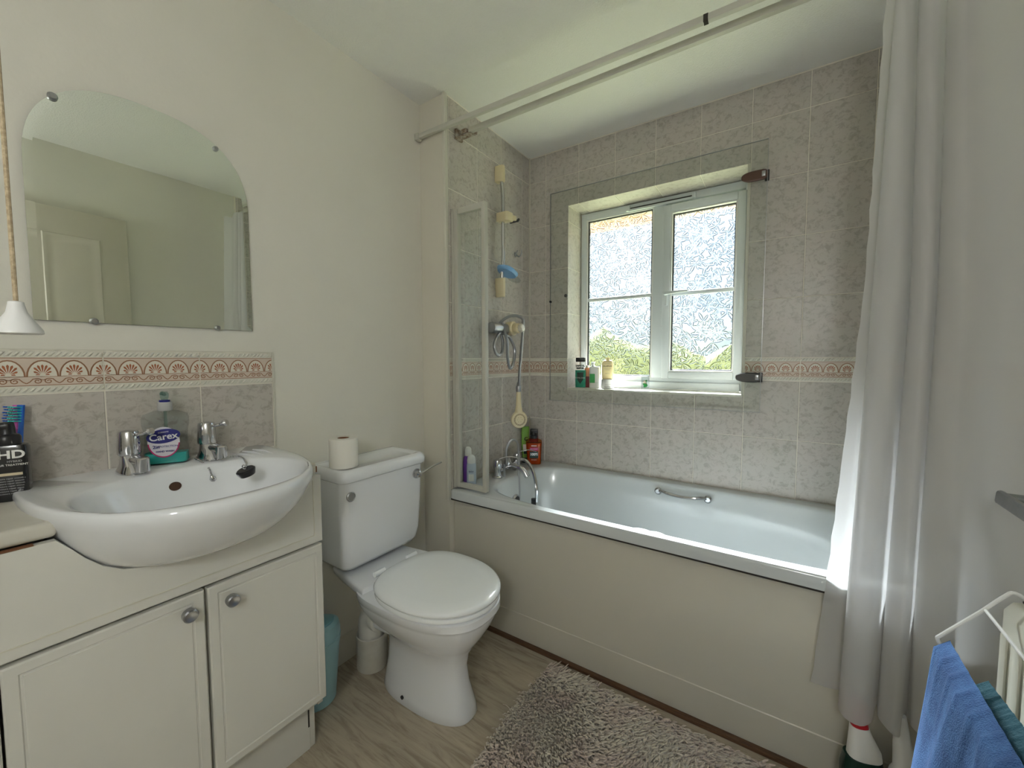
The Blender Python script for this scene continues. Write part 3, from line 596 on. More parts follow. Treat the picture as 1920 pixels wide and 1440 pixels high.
# ------------------------------------------------------------------ curtain rails and curtain
def rail_thing(name, label, A, Bp, w, h, mats):
    t = thing(name, label, 'curtain rail', A); A = Vector(A); d = Vector(Bp)-A; L_ = d.length; ux = d.normalized(); uy = Vector((-ux.y, ux.x, 0)); P = []
    mb = MB(); f = lambda s_: [tuple(ux*s_+uy*a+Vector((0,0,b))) for a, b in ((-w, -h), (w, -h), (w, h), (-w, h))]
    return t, mb, f, L_
t, mb, f, L_ = rail_thing('curtain_rod', 'off-white rectangular shower curtain rod spanning from the painted wall, nearer rail', (SW, -.722, 2.172), (XR, -.695, 2.166), .009, .010, 0)
obj('rod', mb.loft([f(.02), f(L_*.637)]).loft([[tuple(Vector(p)*1.0) for p in f(L_*.640)], f(L_-.006)]), 'white_rail', t, bevel=.003)
obj('rod_joint', MB().loft([[tuple(Vector(p)) for p in f(L_*.635)], f(L_*.642)]), 'gap_and_shadow', t)
obj('end_socket', MB().box(.001, .024, -.014, .014, -.016, .014), 'white_rail', t, bevel=.005)
t, mb, f, L_ = rail_thing('curtain_track', 'off-white shower track on a rusty bracket, farther rail', (0, -.622, 2.180), (XR-.012, -.618, 2.178), .0095, .0105, 0)
obj('track', mb.loft([f(.07), f(L_)]), 'white_rail', t, bevel=.002)
obj('end_bracket', MB().box(.001, .014, -.022, .022, -.024, .02).box(.014, .085, -.014, .016, -.018, -.0125).box(.014, .10, .012, .017, -.018, .016).box(.03, .06, -.012, .010, -.008, .012), 'rust', t, bevel=.002)
C_ = [((1.424,1.411,1.362,1.340),-.703),((1.445,1.433,1.397,1.380),-.716),((1.462,1.450,1.428,1.415),-.705),((1.452,1.436,1.414,1.403),-.73),((1.438,1.420,1.400,1.393),-.76),((1.441,1.430,1.412,1.405),-.785),((1.452,1.458,1.442,1.434),-.79),((1.463,1.476,1.463,1.457),-.768),
      ((1.470,1.487,1.474,1.467),-.735),((1.477,1.494,1.481,1.474),-.715),((1.474,1.490,1.476,1.472),-.74),((1.472,1.488,1.475,1.471),-.762),((1.485,1.503,1.495,1.489),-.785),((1.500,1.516,1.510,1.504),-.782),((1.508,1.524,1.519,1.512),-.765),((1.519,1.535,1.528,1.522),-.735),((1.524,1.541,1.534,1.530),-.715),
      ((1.520,1.536,1.529,1.531),-.74),((1.518,1.533,1.527,1.533),-.762),((1.533,1.557,1.562,1.565),-.795),((1.555,1.582,1.590,1.595),-.79),((1.575,1.605,1.615,1.620),-.783),((1.596,1.625,1.637,1.642),-.777),((1.62,1.645,1.657,1.662),-.780),((1.65,1.665,1.675,1.678),-.788),((1.685,1.688,1.69,1.69),-.80)]
zs = (2.15, 1.35, .58, .30); rows = []
def x_at(c, z):
    if z >= zs[1]: t = (z-zs[1])/(zs[0]-zs[1]); return c[1]*(1-t)+c[0]*t
    if z >= zs[2]: t = (z-zs[2])/(zs[1]-zs[2]); return c[2]*(1-t)+c[1]*t
    t = (z-zs[3])/(zs[2]-zs[3]); return c[3]*(1-t)+c[2]*t
ct = thing('shower_curtain', 'sheer white shower curtain gathered in folds at the right end of the bath', 'curtain', (1.5, -.75, 0))
NR = 40; rings = []
for i in range(NR+1):
    fz = i/NR; base = []
    for k, (c, y) in enumerate(C_):
        zz = (.285 + .012*math.sin(k*.8)) + (2.155-.285)*fz
        amp = .45+.55*min(1, (1-fz)*2.2)
        yy = -.748+(y+.748)*amp
        if k == 0: yy += .0; xx = x_at(c, zz) + .0015*math.sin(zz*60)
        else: xx = x_at(c, zz)
        base.append((xx-1.5, yy+.75, zz))
    rings.append([tuple(p) for p in spline(base, 3)])
obj('fabric', MB().loft(rings, False, False, closed=False), 'curtain', ct, smooth=80)
for k in range(8):
    x = 1.43-1.5+k*.033; hk_ = MB().tube([(x+.0*1, .055+.012*math.cos(a), 2.168+.020*math.sin(a)) for a in [2*PI*j/14 for j in range(15)]], .0018, 6)
    obj('curtain_ring', hk_, 'white_plastic', ct)

# ------------------------------------------------------------------ vanity
VY0, VY1 = -2.34, -1.408; VF = .155; CZ = .886; BYC = -1.682
va = thing('vanity_unit', 'cream bathroom vanity cabinet with routed doors under the basin', 'cabinet', (0, -1.87, 0))
def V(x): return x+1.87
car = MB().box(SW+.002, .133, V(VY0), V(VY0)+.016, .0, CZ-.036).box(SW+.002, .133, V(VY1)-.016, V(VY1), .16, CZ-.036).box(SW+.002, .085, V(VY1)-.016, V(VY1), .0, .16).box(SW+.002, .133, V(VY0)+.016, V(VY1)-.016, .165, .181).box(SW+.002, SW+.01, V(VY0)+.016, V(VY1)-.016, .165, .6)
car.box(.10, .133, V(-1.70), V(-1.684), .181, .66).box(.09, .133, V(VY0)+.016, V(VY1)-.016, .645, .665)
obj('carcass', car, 'cabinet', va, bevel=.001)
obj('plinth', MB().box(.072, .088, V(VY0)+.01, V(VY1)-.018, .001, .158), 'cabinet', va)
obj('plinth_gap', MB().box(.0865, .0886, V(VY1)-.0225, V(VY1)-.018, .07, .158), 'gap_and_shadow', va)
def door_panel(y0, y1, z0, z1, ins=.019, x0=.137, x1=VF):
    """slab door with a routed groove; front faces +x"""
    def ring(d, x): return [(x, V(y0)+d, z0+d), (x, V(y1)-d, z0+d), (x, V(y1)-d, z1-d), (x, V(y0)+d, z1-d)]
    return MB().loft([ring(0, x0), ring(0, x1-.003), ring(.003, x1), ring(ins, x1), ring(ins+.002, x1-.0025), ring(ins+.005, x1-.0025), ring(ins+.0065, x1-.0010)])
def knob(parent, y, z):
    k = obj('knob', MB().lathe([(.006, 0), (.006, .010), (.0135, .012), (.0145, .018), (.0145, .027), (.012, .030), (.010, .029), (.0, .029)], (VF, V(y), z), 'x', 24, cap=False), 'chrome_dull', parent); return k
for y0, y1, ky in ((VY0+.004, -1.9955, None), (-1.9915, -1.697, -1.732), (-1.690, VY1, -1.648)):
    d = obj('door', door_panel(y0, y1, .186, .650), 'cabinet', va, smooth=20)
    if ky: knob(d, ky, .616 if ky < -1.7 else .608)
# false drawer front with the curved cut-out for the basin
RIM = .905
SCX = [(RIM-.020, 1.0), (.872, .985), (.855, .965), (.83, .93), (.805, .88), (.78, .82), (.76, .75), (.745, .66), (.735, .56), (.728, .42), (.725, .25)]
def outl(t, s=1.0):
    """basin plan outline, origin at wall: x depth, y half widths"""
    c, sn = math.cos(t), math.sin(t)
    if c >= 0: e = 2/2.35; x = .108+.410*abs(c)**e
    else: e = 2/9; x = .108-.108*abs(c)**e
    y = .262*math.copysign(abs(sn)**(2/2.35 if c >= 0 else 2/9), sn); return x*s, y*s
def half_at(xp, s):
    """half width of scaled outline at depth xp from wall"""
    u = (xp/s-.108)/.410
    return 0 if u >= 1 else .262*s*(1-max(u, 0)**2.35)**(1/2.35)
cut = []
for z, s_ in SCX:
    hh = half_at(.155-SW+.0, s_)
    if hh > .01 and z < CZ-.037: cut.append((hh+.003, z))
cut.append((0, .7395))
lo, hi = .660, CZ-.036; hw0 = half_at(.155-SW, .982)+.003
P = [(V(VY0)+.004, lo), (V(VY1), lo), (V(VY1), hi), (V(BYC)+hw0, hi)] + [(V(BYC)+h, z-.002) for h, z in cut] + [(V(BYC)-h, z-.002) for h, z in cut[::-1][1:]] + [(V(BYC)-hw0, hi), (V(VY0)+.004, hi)]
mb = MB(); n = len(P); mb.add([(.137, a, b) for a, b in P]+[(VF, a, b) for a, b in P], [tuple(range(n)), tuple(range(2*n-1, n-1, -1))]+[(i, (i+1) % n, (i+1) % n+n, i+n) for i in range(n)])
df = obj('drawer_front', mb, 'cabinet', va, smooth=0, bevel=0)
gr = MB().box(VF-.0005, VF+.0015, V(VY0)+.03, V(VY1)-.022, lo+.020, lo+.0225).box(VF-.0005, VF+.0015, V(VY1)-.0245, V(VY1)-.022, lo+.020, hi-.01)
obj('moulding', gr, 'white_trim', df, bevel=.0008)
# worktop with notch
t = thing('worktop', 'chipped off-white worktop running either side of the basin', 'worktop', (0, BYC, CZ))
NT = [outl(tt*PI/180, .972) for tt in range(-178, 179, 4)]
NTf = [(x+SW, y) for x, y in NT if x > .03]; NTf.sort(key=lambda p: p[1])
front = .151; hw1 = half_at(front-SW, .972)
pts_r = [p for p in NTf if p[0] <= front and p[1] > 0 and p[0] > SW+.03]; pts_r.sort(key=lambda p: p[0])
def wt(sign, yend):
    P = [(SW, sign*.255)] + [(x, sign*y) for x, y in pts_r] + [(front, sign*hw1), (front, yend), (SW, yend)]
    if sign < 0: P = P[::-1]
    n = len(P); return [(a, b, -.030) for a, b in P], [(a, b, 0) for a, b in P], n
for sign, yend in ((1, VY1-BYC-.008), (-1, VY0-BYC-.01)):
    lo_, hi_, n = wt(sign, yend)
    obj('top_slab', MB().add(lo_+hi_, [tuple(range(n-1, -1, -1)), tuple(range(n, 2*n))]+[(i, (i+1) % n, (i+1) % n+n, i+n) for i in range(n)]), 'worktop', t, smooth=40, bevel=.009, bseg=4)
obj('chipped_end', MB().box(.128, .1515, VY1-BYC-.0105, VY1-BYC-.0065, -.027, -.009), 'chipboard', t, bevel=.002)
obj('bare_underside', MB().box(.138, .1545, -.34, -.262, -.0355, -.0345), 'chipboard', t)
# basin
bs = thing('wash_basin', 'white semi-recessed ceramic wash basin set in the vanity', 'basin', (SW, BYC, 0))
N = 72; ring = lambda s_, z, dx=0: [(outl(2*PI*j/N+PI/N, s_)[0]+dx, outl(2*PI*j/N+PI/N, s_)[1], z) for j in range(N)]
def inner(cx, af, ab, b, n, z): return [(p[0], p[1], z) for p in se(cx, 0, af, ab, b, n, z, N)]
def inner_r(cx, af, ab, b, n, z):
    R = []
    for j in range(N):
        t_ = 2*PI*j/N+PI/N; c, s_ = math.cos(t_), math.sin(t_); a = af if c >= 0 else ab; e = 2/n
        R.append((cx+a*math.copysign(abs(c)**e, c), b*math.copysign(abs(s_)**e, s_), z))
    return R
rings = [ring(s_, z) for z, s_ in SCX[::-1]] + [ring(1.0, RIM-.012), ring(.998, RIM-.005), ring(.990, RIM), ring(.975, RIM+.001)]
rings += [inner_r(.300, .190, .166, .218, 2.25, RIM+.0005), inner_r(.300, .182, .158, .211, 2.25, RIM-.004), inner_r(.298, .174, .150, .203, 2.2, RIM-.020), inner_r(.292, .155, .130, .178, 2.15, RIM-.07), inner_r(.285, .122, .10, .138, 2.1, RIM-.115), inner_r(.28, .06, .05, .07, 2, RIM-.135), inner_r(.28, .02, .02, .02, 2, RIM-.138)]
obj('basin_bowl', MB().loft(rings, True, True), 'ceramic', bs, smooth=60)
obj('overflow_hole', MB().loft([[(.1435+.0135*0+.006*math.sin(a)*-.35, -.012+.0135*math.cos(a), RIM-.042+.0115*math.sin(a)) for a in [2*PI*j/20 for j in range(20)]], [(.156+.006*math.sin(a)*-.35, -.012+.0125*math.cos(a), RIM-.040+.0105*math.sin(a)) for a in [2*PI*j/20 for j in range(20)]]]), 'brown_hinge', bs)
rd = MB()
for k in range(3): rd.tube(spline([(.07+k*.0, .15+k*.028, RIM+.0005), (.12, .158+k*.028, RIM+.003), (.17, .17+k*.024, RIM-.002)], 4), [.003]*9, 8)
obj('soap_ridges', rd, 'ceramic', bs)
def pillar_tap(y, label):
    t = thing('basin_tap', label, 'tap', (SW+.073, BYC+y, RIM), group='chrome basin taps')
    mb = MB().loft([[(p[0], p[1], z) for p in se(.010+dx, 0, a, b_, c_, 2.2, z, 24)] for z, a, b_, c_, dx in ((0, .050, .034, .028, 0), (.006, .050, .034, .028, 0), (.022, .036, .024, .022, 0), (.036, .022, .020, .019, -.004), (.042, .018, .018, .018, -.006))])
    obj('tap_base', mb, 'chrome', t)
    obj('spout', MB().tube(spline([(.01, 0, .024), (.04, .004, .033), (.07, .006, .032)], 4), [.012]*8+[.0125], 14).lathe([(.0135, .010), (.0135, .040), (.011, .043)], (.074, .006, 0), 'z', 18), 'chrome', t)
    h = MB().loft([[(r*math.cos(2*PI*j/28)*(1+.03*math.cos(4*PI*j/28)), r*math.sin(2*PI*j/28), z) for j in range(28)] for z, r in ((.042, .0205), (.046, .0225), (.095, .0200), (.100, .018), (.1015, .010))])
    obj('tap_head', h, 'chrome', t, smooth=30)
    obj('lever_wing', MB().tube(spline([(.012, .01, .090), (.028, .022, .094), (.044, .034, .100)], 4), [.0045]*6+[.008, .010, .008], 10), 'chrome', t)
    return t
pillar_tap(-.075, 'chrome basin tap left of the hand soap bottle')
tp2 = pillar_tap(.088, 'chrome basin tap with the plug chain round its foot')
# plug and chain
pc = thing('basin_plug', 'black rubber basin plug on a bead chain resting in the bowl', 'plug', (SW+.262, BYC+.105, RIM-.016), rot=(.30, -.12, .4))
obj('plug_disc', MB().lathe([(.018, -.007), (.022, .004), (.022, .007), (.019, .010), (.006, .010)], (0, 0, 0), 'z', 24), 'black_plastic', pc)
obj('plug_ring', MB().tube([(.006*math.cos(a), 0, .016+.006*math.sin(a)) for a in [2*PI*j/12 for j in range(13)]], .0012, 6), 'chrome', pc)
ch = MB(); Mw = Matrix.Translation(pc.location) @ pc.rotation_euler.to_matrix().to_4x4(); Mi = Mw.inverted()
path = [(SW+.085+.036*math.cos(a), BYC+.088+.03*math.sin(a), RIM+.004) for a in [PI*.1*k for k in range(-2, 17)]] 
path2 = spline([(SW+.11, BYC+.115, RIM+.004), (SW+.16, BYC+.135, RIM+.005), (SW+.20, BYC+.13, RIM-.002), (SW+.24, BYC+.115, RIM+.002), (SW+.258, BYC+.107, RIM+.003)], 6)
path3 = spline([(SW+.085, BYC+.058, RIM+.004), (SW+.12, BYC+.056, RIM+.003), (SW+.150, BYC+.062, RIM-.012), (SW+.158, BYC+.065, RIM-.03)], 4)
def beads(path, mb):
    for p in path:
        q = Mi @ Vector(p); mb.lathe([(.0008, -.0026), (.0028, -.0012), (.0028, .0012), (.0008, .0026)], tuple(q), 'z', 6)
beads(spline(path, 2), ch); beads(path2, ch); beads(path3, ch)
q = Mi @ Vector((SW+.160, BYC+.066, RIM-.038)); ch.lathe([(.001, -.012), (.007, -.006), (.0075, 0), (.003, .008)], tuple(q), 'z', 12)
obj('bead_chain', ch, 'chrome', pc)

# ------------------------------------------------------------------ bottles
def bottle_pts(w, d, prof, n=2.6, N=32):
    return [[(p[0], p[1], z) for p in se(0, 0, w*s_, w*s_, d*s2, n if s_ > .45 else 2, z, N)] for z, s_, s2 in prof]
def ins_label(parent, name, w, z0, z1, y, m, th=.0005): return obj(name, MB().box(-w, w, -y-th, -y, z0, z1), m, parent)
# facing: local -y is the front
# hand soap
hs_ = thing('hand_soap_bottle', 'clear pump bottle of turquoise hand soap with a blue oval label', 'bottle', (SW+.055, BYC+.004, RIM+.001), rotz=math.radians(60))
shell = [(.002, .93, .93), (.008, 1, 1), (.03, .98, 1), (.06, .90, .95), (.085, .92, .95), (.105, 1, 1), (.122, 1, .98), (.131, .93, .9), (.139, .55, .62), (.142, .28, .5)]
obj('bottle_shell', MB().loft(bottle_pts(.048, .022, shell, 4)), 'bottle_clear', hs_, smooth=60)
obj('soap_liquid', MB().loft(bottle_pts(.046, .0205, [(.004, .93, .93), (.009, 1, 1), (.03, .975, 1)], 4)), 'teal_gel', hs_)
obj('collar', MB().lathe([(.0145, .140), (.0155, .142), (.0155, .160), (.014, .163)], seg=24), 'label_grey', hs_)
obj('collar_ring', MB().lathe([(.0115, .162), (.0115, .168)], seg=20), 'navy', hs_)
obj('pump_nozzle', MB().lathe([(.007, .168), (.009, .176), (.0095, .184), (.006, .190)], seg=16).tube(spline([(0, 0, .182), (0, -.014, .188), (0, -.022, .186)], 3), .0045, 8), 'pump_clear', hs_)
obj('dip_tube', MB().tube([(0, 0, .02), (0, 0, .14)], .0035, 8), 'pump_clear', hs_)
yl = .0235
lb = MB(); lb.add([(.033*math.cos(a), -yl,   .060+.040*math.sin(a)) for a in [2*PI*j/40 for j in range(40)]], [tuple(range(40))]); lab = obj('label_disc', lb, 'pale_lilac', hs_, smooth=0)
lb = MB()
for j in range(24):
    a, b = PI+PI*.95*j/24+.08, PI+PI*.95*(j+1)/24+.08; lb.add([(r*math.cos(t)*.033, -yl-.0002, .060+r*math.sin(t)*.040) for r, t in ((1, a), (1, b), (.92, b), (.92, a))], [(0,1,2,3)])
obj('magenta_swoosh', lb, 'magenta', lab, smooth=0)
lb = MB(); lb.add([(.035*math.cos(a), -yl-.0006, .076+.0185*math.sin(a)+.10*.035*math.cos(a)) for a in [2*PI*j/40 for j in range(40)]], [tuple(range(40))]); obj('oval_badge', lb, 'navy', lab, smooth=0)
text('lettering', 'Carex', .0235, 'white_plastic', lab, (0, -yl-.0008, .074), bold=.0004, rot=(PI/2, -.1, 0))
text('lettering', 'cussons', .007, 'pale_lilac', lab, (0, -yl-.0008, .087), rot=(PI/2, -.1, 0))
text('lettering', '2in', .0115, 'navy', lab, (-.016, -yl-.0004, .048), bold=.0003); text('lettering', 'PROTECTION', .0068, 'navy', lab, (.008, -yl-.0004, .049)); text('lettering', 'HAND WASH', .0062, 'navy', lab, (.002, -yl-.0004, .036), bold=.0002)
# black hair bottle
hb_ = thing('black_spray_bottle', 'flat black spray bottle with white lettering beside the basin', 'bottle', (SW+.068, -1.943, CZ+.001), rotz=math.radians(70))
obj('bottle_shell', MB().loft(bottle_pts(.029, .017, [(0, .9, .9), (.004, 1, 1), (.11, 1, 1), (.116, .92, .9), (.118, .6, .7)], 5)), 'black_gloss', hb_)
obj('spray_cap', MB().lathe([(.0195, .117), (.0195, .132), (.017, .137), (.0125, .139), (.012, .150), (.0105, .162), (.009, .163)], seg=24).box(-.012, .006, -.014, 0, .150, .160), 'black_plastic', hb_, bevel=.001)
text('lettering', 'HD', .023, 'label_white', hb_, (.008, -.0176, .097), bold=.0007, sx=1.15); text('lettering', 'HYBRID', .006, 'label_grey', hb_, (.012, -.0176, .083)); text('lettering', 'HAIR TREATMENT', .0056, 'label_white', hb_, (.008, -.0176, .076))
ins_label(hb_, 'gold_band', .022, .054, .0595, .0171, 'gold_band')
for k in range(7): text('lettering', 'moisture repair smooth shine'[:24-k], .0042, 'label_grey', hb_, (.004, -.0176, .048-k*.0052))
# toothbrushes behind it
for (x, y, z, ry, m1, m2, lab_) in ((SW+.024, -1.932, CZ+.001, .10, 'brush_blue', 'brush_teal', 'blue toothbrush with teal bristles leaning behind the black spray bottle'), (SW+.016, -1.944, CZ+.001, .02, 'brush_pink', 'brush_blue', 'pink toothbrush half hidden behind the blue toothbrush')):
    tb = thing('toothbrush', lab_, 'toothbrush', (x, y, z), rot=(-.12+ry*.6, .05, .7))
    obj('brush_handle', MB().tube([(0,0,0), (0,0,.09), (0,.002,.15), (0,0,.195)], [.005, .006, .004, .006], 10), m1, tb)
    br = MB()
    for k in range(6):
        for j in (-1, 0, 1): br.tube([(j*.0035, -.003, .160+k*.006), (j*.0045, -.019-.002*(k % 2), .161+k*.006)], .0016, 5)
    obj('bristles', br, m2, tb)
# toilet roll
# toilet --------------------------------------------------------------
TY = -1.075
to = thing('toilet', 'white close-coupled toilet with closed lid between vanity and bath', 'toilet', (0, TY, 0))
def tr(xb, xf, b, z, n=2.5, nb=3.5, N=48):
    cx = xb+(xf-xb)*.42; return se(cx, 0, xf-cx, cx-xb, b, n, z, N, nb)
rings = [tr(.040, .432, .090, 0, nb=2.4), tr(.040, .434, .092, .004, nb=2.4), tr(.046, .428, .088, .03, nb=2.4), tr(.056, .405, .074, .10, nb=2.4), tr(.06, .398, .070, .16, nb=2.4), tr(.058, .408, .078, .205, nb=2.4), tr(.045, .435, .105, .245, nb=2.6), tr(.02, .465, .138, .285), tr(.0, .487, .160, .325), tr(-.002, .498, .170, .352), tr(-.002, .500, .172, .362), tr(-.002, .507, .176, .366), tr(-.002, .507, .177, .388), tr(.01, .495, .166, .394)]
obj('pan', MB().loft(rings), 'ceramic', to, smooth=50)
sh = [[(-.125, -y, z0), (.10, -y2, z0), (.12, 0, z0), (.10, y2, z0), (-.125, y, z0)] for z0, y, y2 in ((.33, .09, .12), (.385, .125, .165), (.405, .130, .165), (.412, .122, .155))]
obj('pan_shelf', MB().loft(sh), 'ceramic', to, bevel=.008, bseg=3, smooth=50)
def lid_ring(o, z, back=.085): return se(.285, 0, .228-o, .285-back-o, .184-o, 2.05, z, 56, 2.7)
obj('seat', MB().loft([lid_ring(.012, .396), lid_ring(.004, .398), lid_ring(.002, .404), lid_ring(.004, .411), lid_ring(.012, .413)]), 'seat_white', to, smooth=50)
obj('lid', MB().loft([lid_ring(.010, .4145), lid_ring(.001, .417), lid_ring(-.001, .424), lid_ring(.003, .431), lid_ring(.010, .435), lid_ring(.05, .4375), lid_ring(.14, .439)]), 'seat_white', to, smooth=60)
for y in (-.075, .075): obj('seat_hinge', MB().tube([(.075, y-.022, .424), (.075, y+.022, .424)], .0095, 12), 'seat_white', to)
def cist(x1, b, z, rr=.03):
    x0 = SW+.003; R = []
    R += [(x0, -b, z)]
    for k in range(5): a = PI*k/8; R.append((x1-rr+rr*math.sin(a), -b+rr-rr*math.cos(a), z))
    for k in range(5): a = PI*k/8; R.append((x1-rr+rr*math.cos(a), b-rr+rr*math.sin(a), z))
    R += [(x0, b, z)]; return R
obj('cistern', MB().loft([cist(-.02, .140, .432), cist(.004, .160, .440), cist(.016, .172, .458), cist(.024, .178, .50), cist(.032, .182, .62), cist(.036, .185, .764)]), 'ceramic', to, smooth=45)
lidr = [cist(.044, .190, .762), cist(.050, .196, .768, .034), cist(.050, .197, .786, .034), cist(.042, .190, .800, .034), cist(.034, .182, .805, .03), cist(.024, .172, .804, .028), cist(.014, .160, .797, .025)]
for r_ in lidr[4:]:
    pass
lidr[5] = [(max(p[0], SW+.022), p[1], p[2]) for p in lidr[5]]; lidr[6] = [(max(p[0], SW+.032), p[1], p[2]) for p in lidr[6]]
obj('cistern_lid', MB().loft(lidr), 'ceramic', to, smooth=50)
lv = MB().lathe([(.020, 0), (.020, .006), (.016, .012), (.013, .020), (.007, .024)], (.0345, .143, .724), 'x', 22)
lv.tube(spline([(.056, .143, .724), (.062, .162, .732), (.075, .20, .748), (.085, .235, .757)], 4), [.005]*5+[.004]*8, 10)
obj('flush_lever', lv, 'chrome', to)
obj('outlet_spigot', MB().tube([(.020, -.023, .214), (.14, -.023, .225)], .045, 24), 'ceramic', to)
obj('blanking_cap', MB().lathe([(.0165, 0), (.0175, .004), (.014, .007), (.0125, .005), (.0, .005)], (.034, -.155, .713), 'x', 24, cap=False), 'chrome_dull', to)
obj('foot_screw', MB().lathe([(.0065, 0), (.0065, .004)], (.20, -.089, .028), '-y', 10), 'black_plastic', to)
# waste pipe
wp = thing('toilet_waste_pipe', 'white plastic waste elbow entering a floor collar behind the toilet', 'pipe', (-.045, -1.098, 0))
obj('floor_collar', MB().lathe([(.056, 0), (.058, .003), (.058, .128), (.055, .131), (.052, .128), (.052, .02)], seg=32, cap=False), 'collar_white', wp)
obj('elbow', MB().tube(spline([(-.004, 0, .03), (-.004, 0, .14), (.0, 0, .185), (.024, 0, .212), (.05, 0, .215)], 6), .047, 24), 'pvc_pipe', wp)
obj('seal_ring', MB().tube([(.044, 0, .214), (.066, 0, .214)], .055, 28), 'pvc_pipe', wp, bevel=.003)
rl = thing('toilet_roll', 'white toilet roll standing on the cistern lid', 'toilet roll', (-.024, -1.213, .8065))
obj('paper_roll', MB().lathe([(.019, .002), (.046, 0), (.0475, .002), (.0475, .099), (.046, .101), (.020, .101)], seg=40, cap=False), 'paper', rl)
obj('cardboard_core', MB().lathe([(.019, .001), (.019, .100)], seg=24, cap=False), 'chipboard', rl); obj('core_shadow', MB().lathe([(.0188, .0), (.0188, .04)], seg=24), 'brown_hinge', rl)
# bin
bn = thing('pedal_bin', 'small pale blue plastic swing-lid bin beside the vanity', 'bin', (-.070, -1.313, 0))
obj('bin_body', MB().lathe([(.060, 0), (.064, .004), (.079, .19), (.083, .21), (.084, .225), (.080, .228)], seg=36), 'bin_blue', bn)
obj('bin_rim', MB().loft([[(r*math.cos(2*PI*j/36), r*math.sin(2*PI*j/36), z+(k*.018*math.cos(2*PI*j/36))) for j in range(36)] for r, z, k in ((.081, .222, 0), (.083, .24, .3), (.078, .262, .6), (.068, .268, .8))]), 'bin_blue', bn)
obj('bin_lid', MB().loft([[(r*math.cos(2*PI*j/32), r*math.sin(2*PI*j/32), z+(.014*math.cos(2*PI*j/32))*r/.064) for j in range(32)] for r, z in ((.066, .266), (.064, .272), (.045, .279), (.01, .282))]), 'bin_lid', bn)

# ------------------------------------------------------------------ bath-side bottles
def simple_bottle(name, label, loc, w, d, prof, m, rotz, n=2.6, group=None, cat='bottle'):
    t = thing(name, label, cat, loc, rotz, group=group); obj('bottle_shell', MB().loft(bottle_pts(w, d, prof, n)), m, t, smooth=50); return t
ZR = Z0+.0015
b1 = simple_bottle('body_wash_bottle', 'purple bottle with a clear cap behind the shower screen glass', (.028, -.600, ZR), .024, .015, [(0, .9, .9), (.004, 1, 1), (.11, 1, 1), (.13, .85, .9), (.138, .6, .8)], 'purple', math.radians(30))
obj('clear_cap', MB().lathe([(.0155, .138), (.0165, .145), (.015, .170), (.009, .178)], seg=20), 'label_white', b1)
b2 = simple_bottle('shampoo_bottle', 'white round-capped bottle with pale blue label behind the screen glass', (.062, -.618, ZR), .022, .016, [(0, .9, .9), (.004, 1, 1), (.10, 1, 1), (.116, .86, .9)], 'pale_blue_label', math.radians(35))
obj('dome_cap', MB().lathe([(.0195, .112), (.020, .125), (.017, .140), (.009, .148), (.002, .150)], seg=24), 'white_plastic', b2)
text('lettering', 'baby', .012, 'navy', b2, (0, -.0166, .075)); ins_label(b2, 'front_label', .012, .03, .062, .0160, 'label_white')
b3 = simple_bottle('green_tube', 'green squeezy tube with a dark cap standing in the bath corner', (.030, -.095, ZR), .021, .013, [(.030, .92, 1), (.10, 1, .8), (.20, 1.05, .3), (.206, 1.05, .15)], 'green_tube', math.radians(38), 3)
obj('flip_cap', MB().lathe([(.019, 0), (.020, .004), (.019, .030)], seg=24), 'green_black', b3)
text('lettering', 'G', .030, 'green_black', b3, (.004, -.0125, .135), bold=.001); ins_label(b3, 'front_label', .014, .065, .105, .0125, 'label_white'); ins_label(b3, 'dark_patch', .010, .050, .066, .013, 'green_black')
b4 = simple_bottle('orange_pump_bottle', 'amber orange pump bottle with black pump in the bath corner', (.090, -.100, ZR), .042, .022, [(0, .88, .9), (.005, .95, 1), (.06, .98, 1), (.125, 1.08, 1), (.135, 1.03, .95), (.146, .45, .6)], 'orange_gel', math.radians(33), 4.5)
obj('amber_liquid', MB().loft(bottle_pts(.040, .020, [(.003, .88, .9), (.06, .98, 1), (.12, 1.06, 1)], 4.5)), 'amber', b4)
obj('pump', MB().lathe([(.020, .145), (.020, .162), (.010, .164), (.009, .180)], seg=20).box(-.012, .020, -.007, .007, .178, .190), 'black_plastic', b4, bevel=.001)
ins_label(b4, 'dark_label', .024, .036, .074, .0225, 'green_black'); text('lettering', '100%', .020, 'white_plastic', b4, (0, -.0235, .058), bold=.0009); ins_label(b4, 'red_band', .023, .080, .096, .0225, 'magenta')
text('lettering', 'MEN EXPERT', .007, 'label_white', b4, (0, -.0235, .088)); ins_label(b4, 'white_crest', .015, .104, .109, .0225, 'label_white'); text('lettering', 'shampoo', .008, 'label_white', b4, (0, -.0235, .028))
b5 = simple_bottle('dark_capped_bottle', 'dark bottle with a black cap tucked behind the amber pump bottle', (.062, -.050, ZR), .024, .014, [(0, .9, .9), (.004, 1, 1), (.145, 1, 1), (.152, .9, .9)], 'dark_red', .4, 3)
obj('square_cap', MB().box(-.022, .022, -.013, .013, .152, .188), 'black_plastic', b5, bevel=.003)
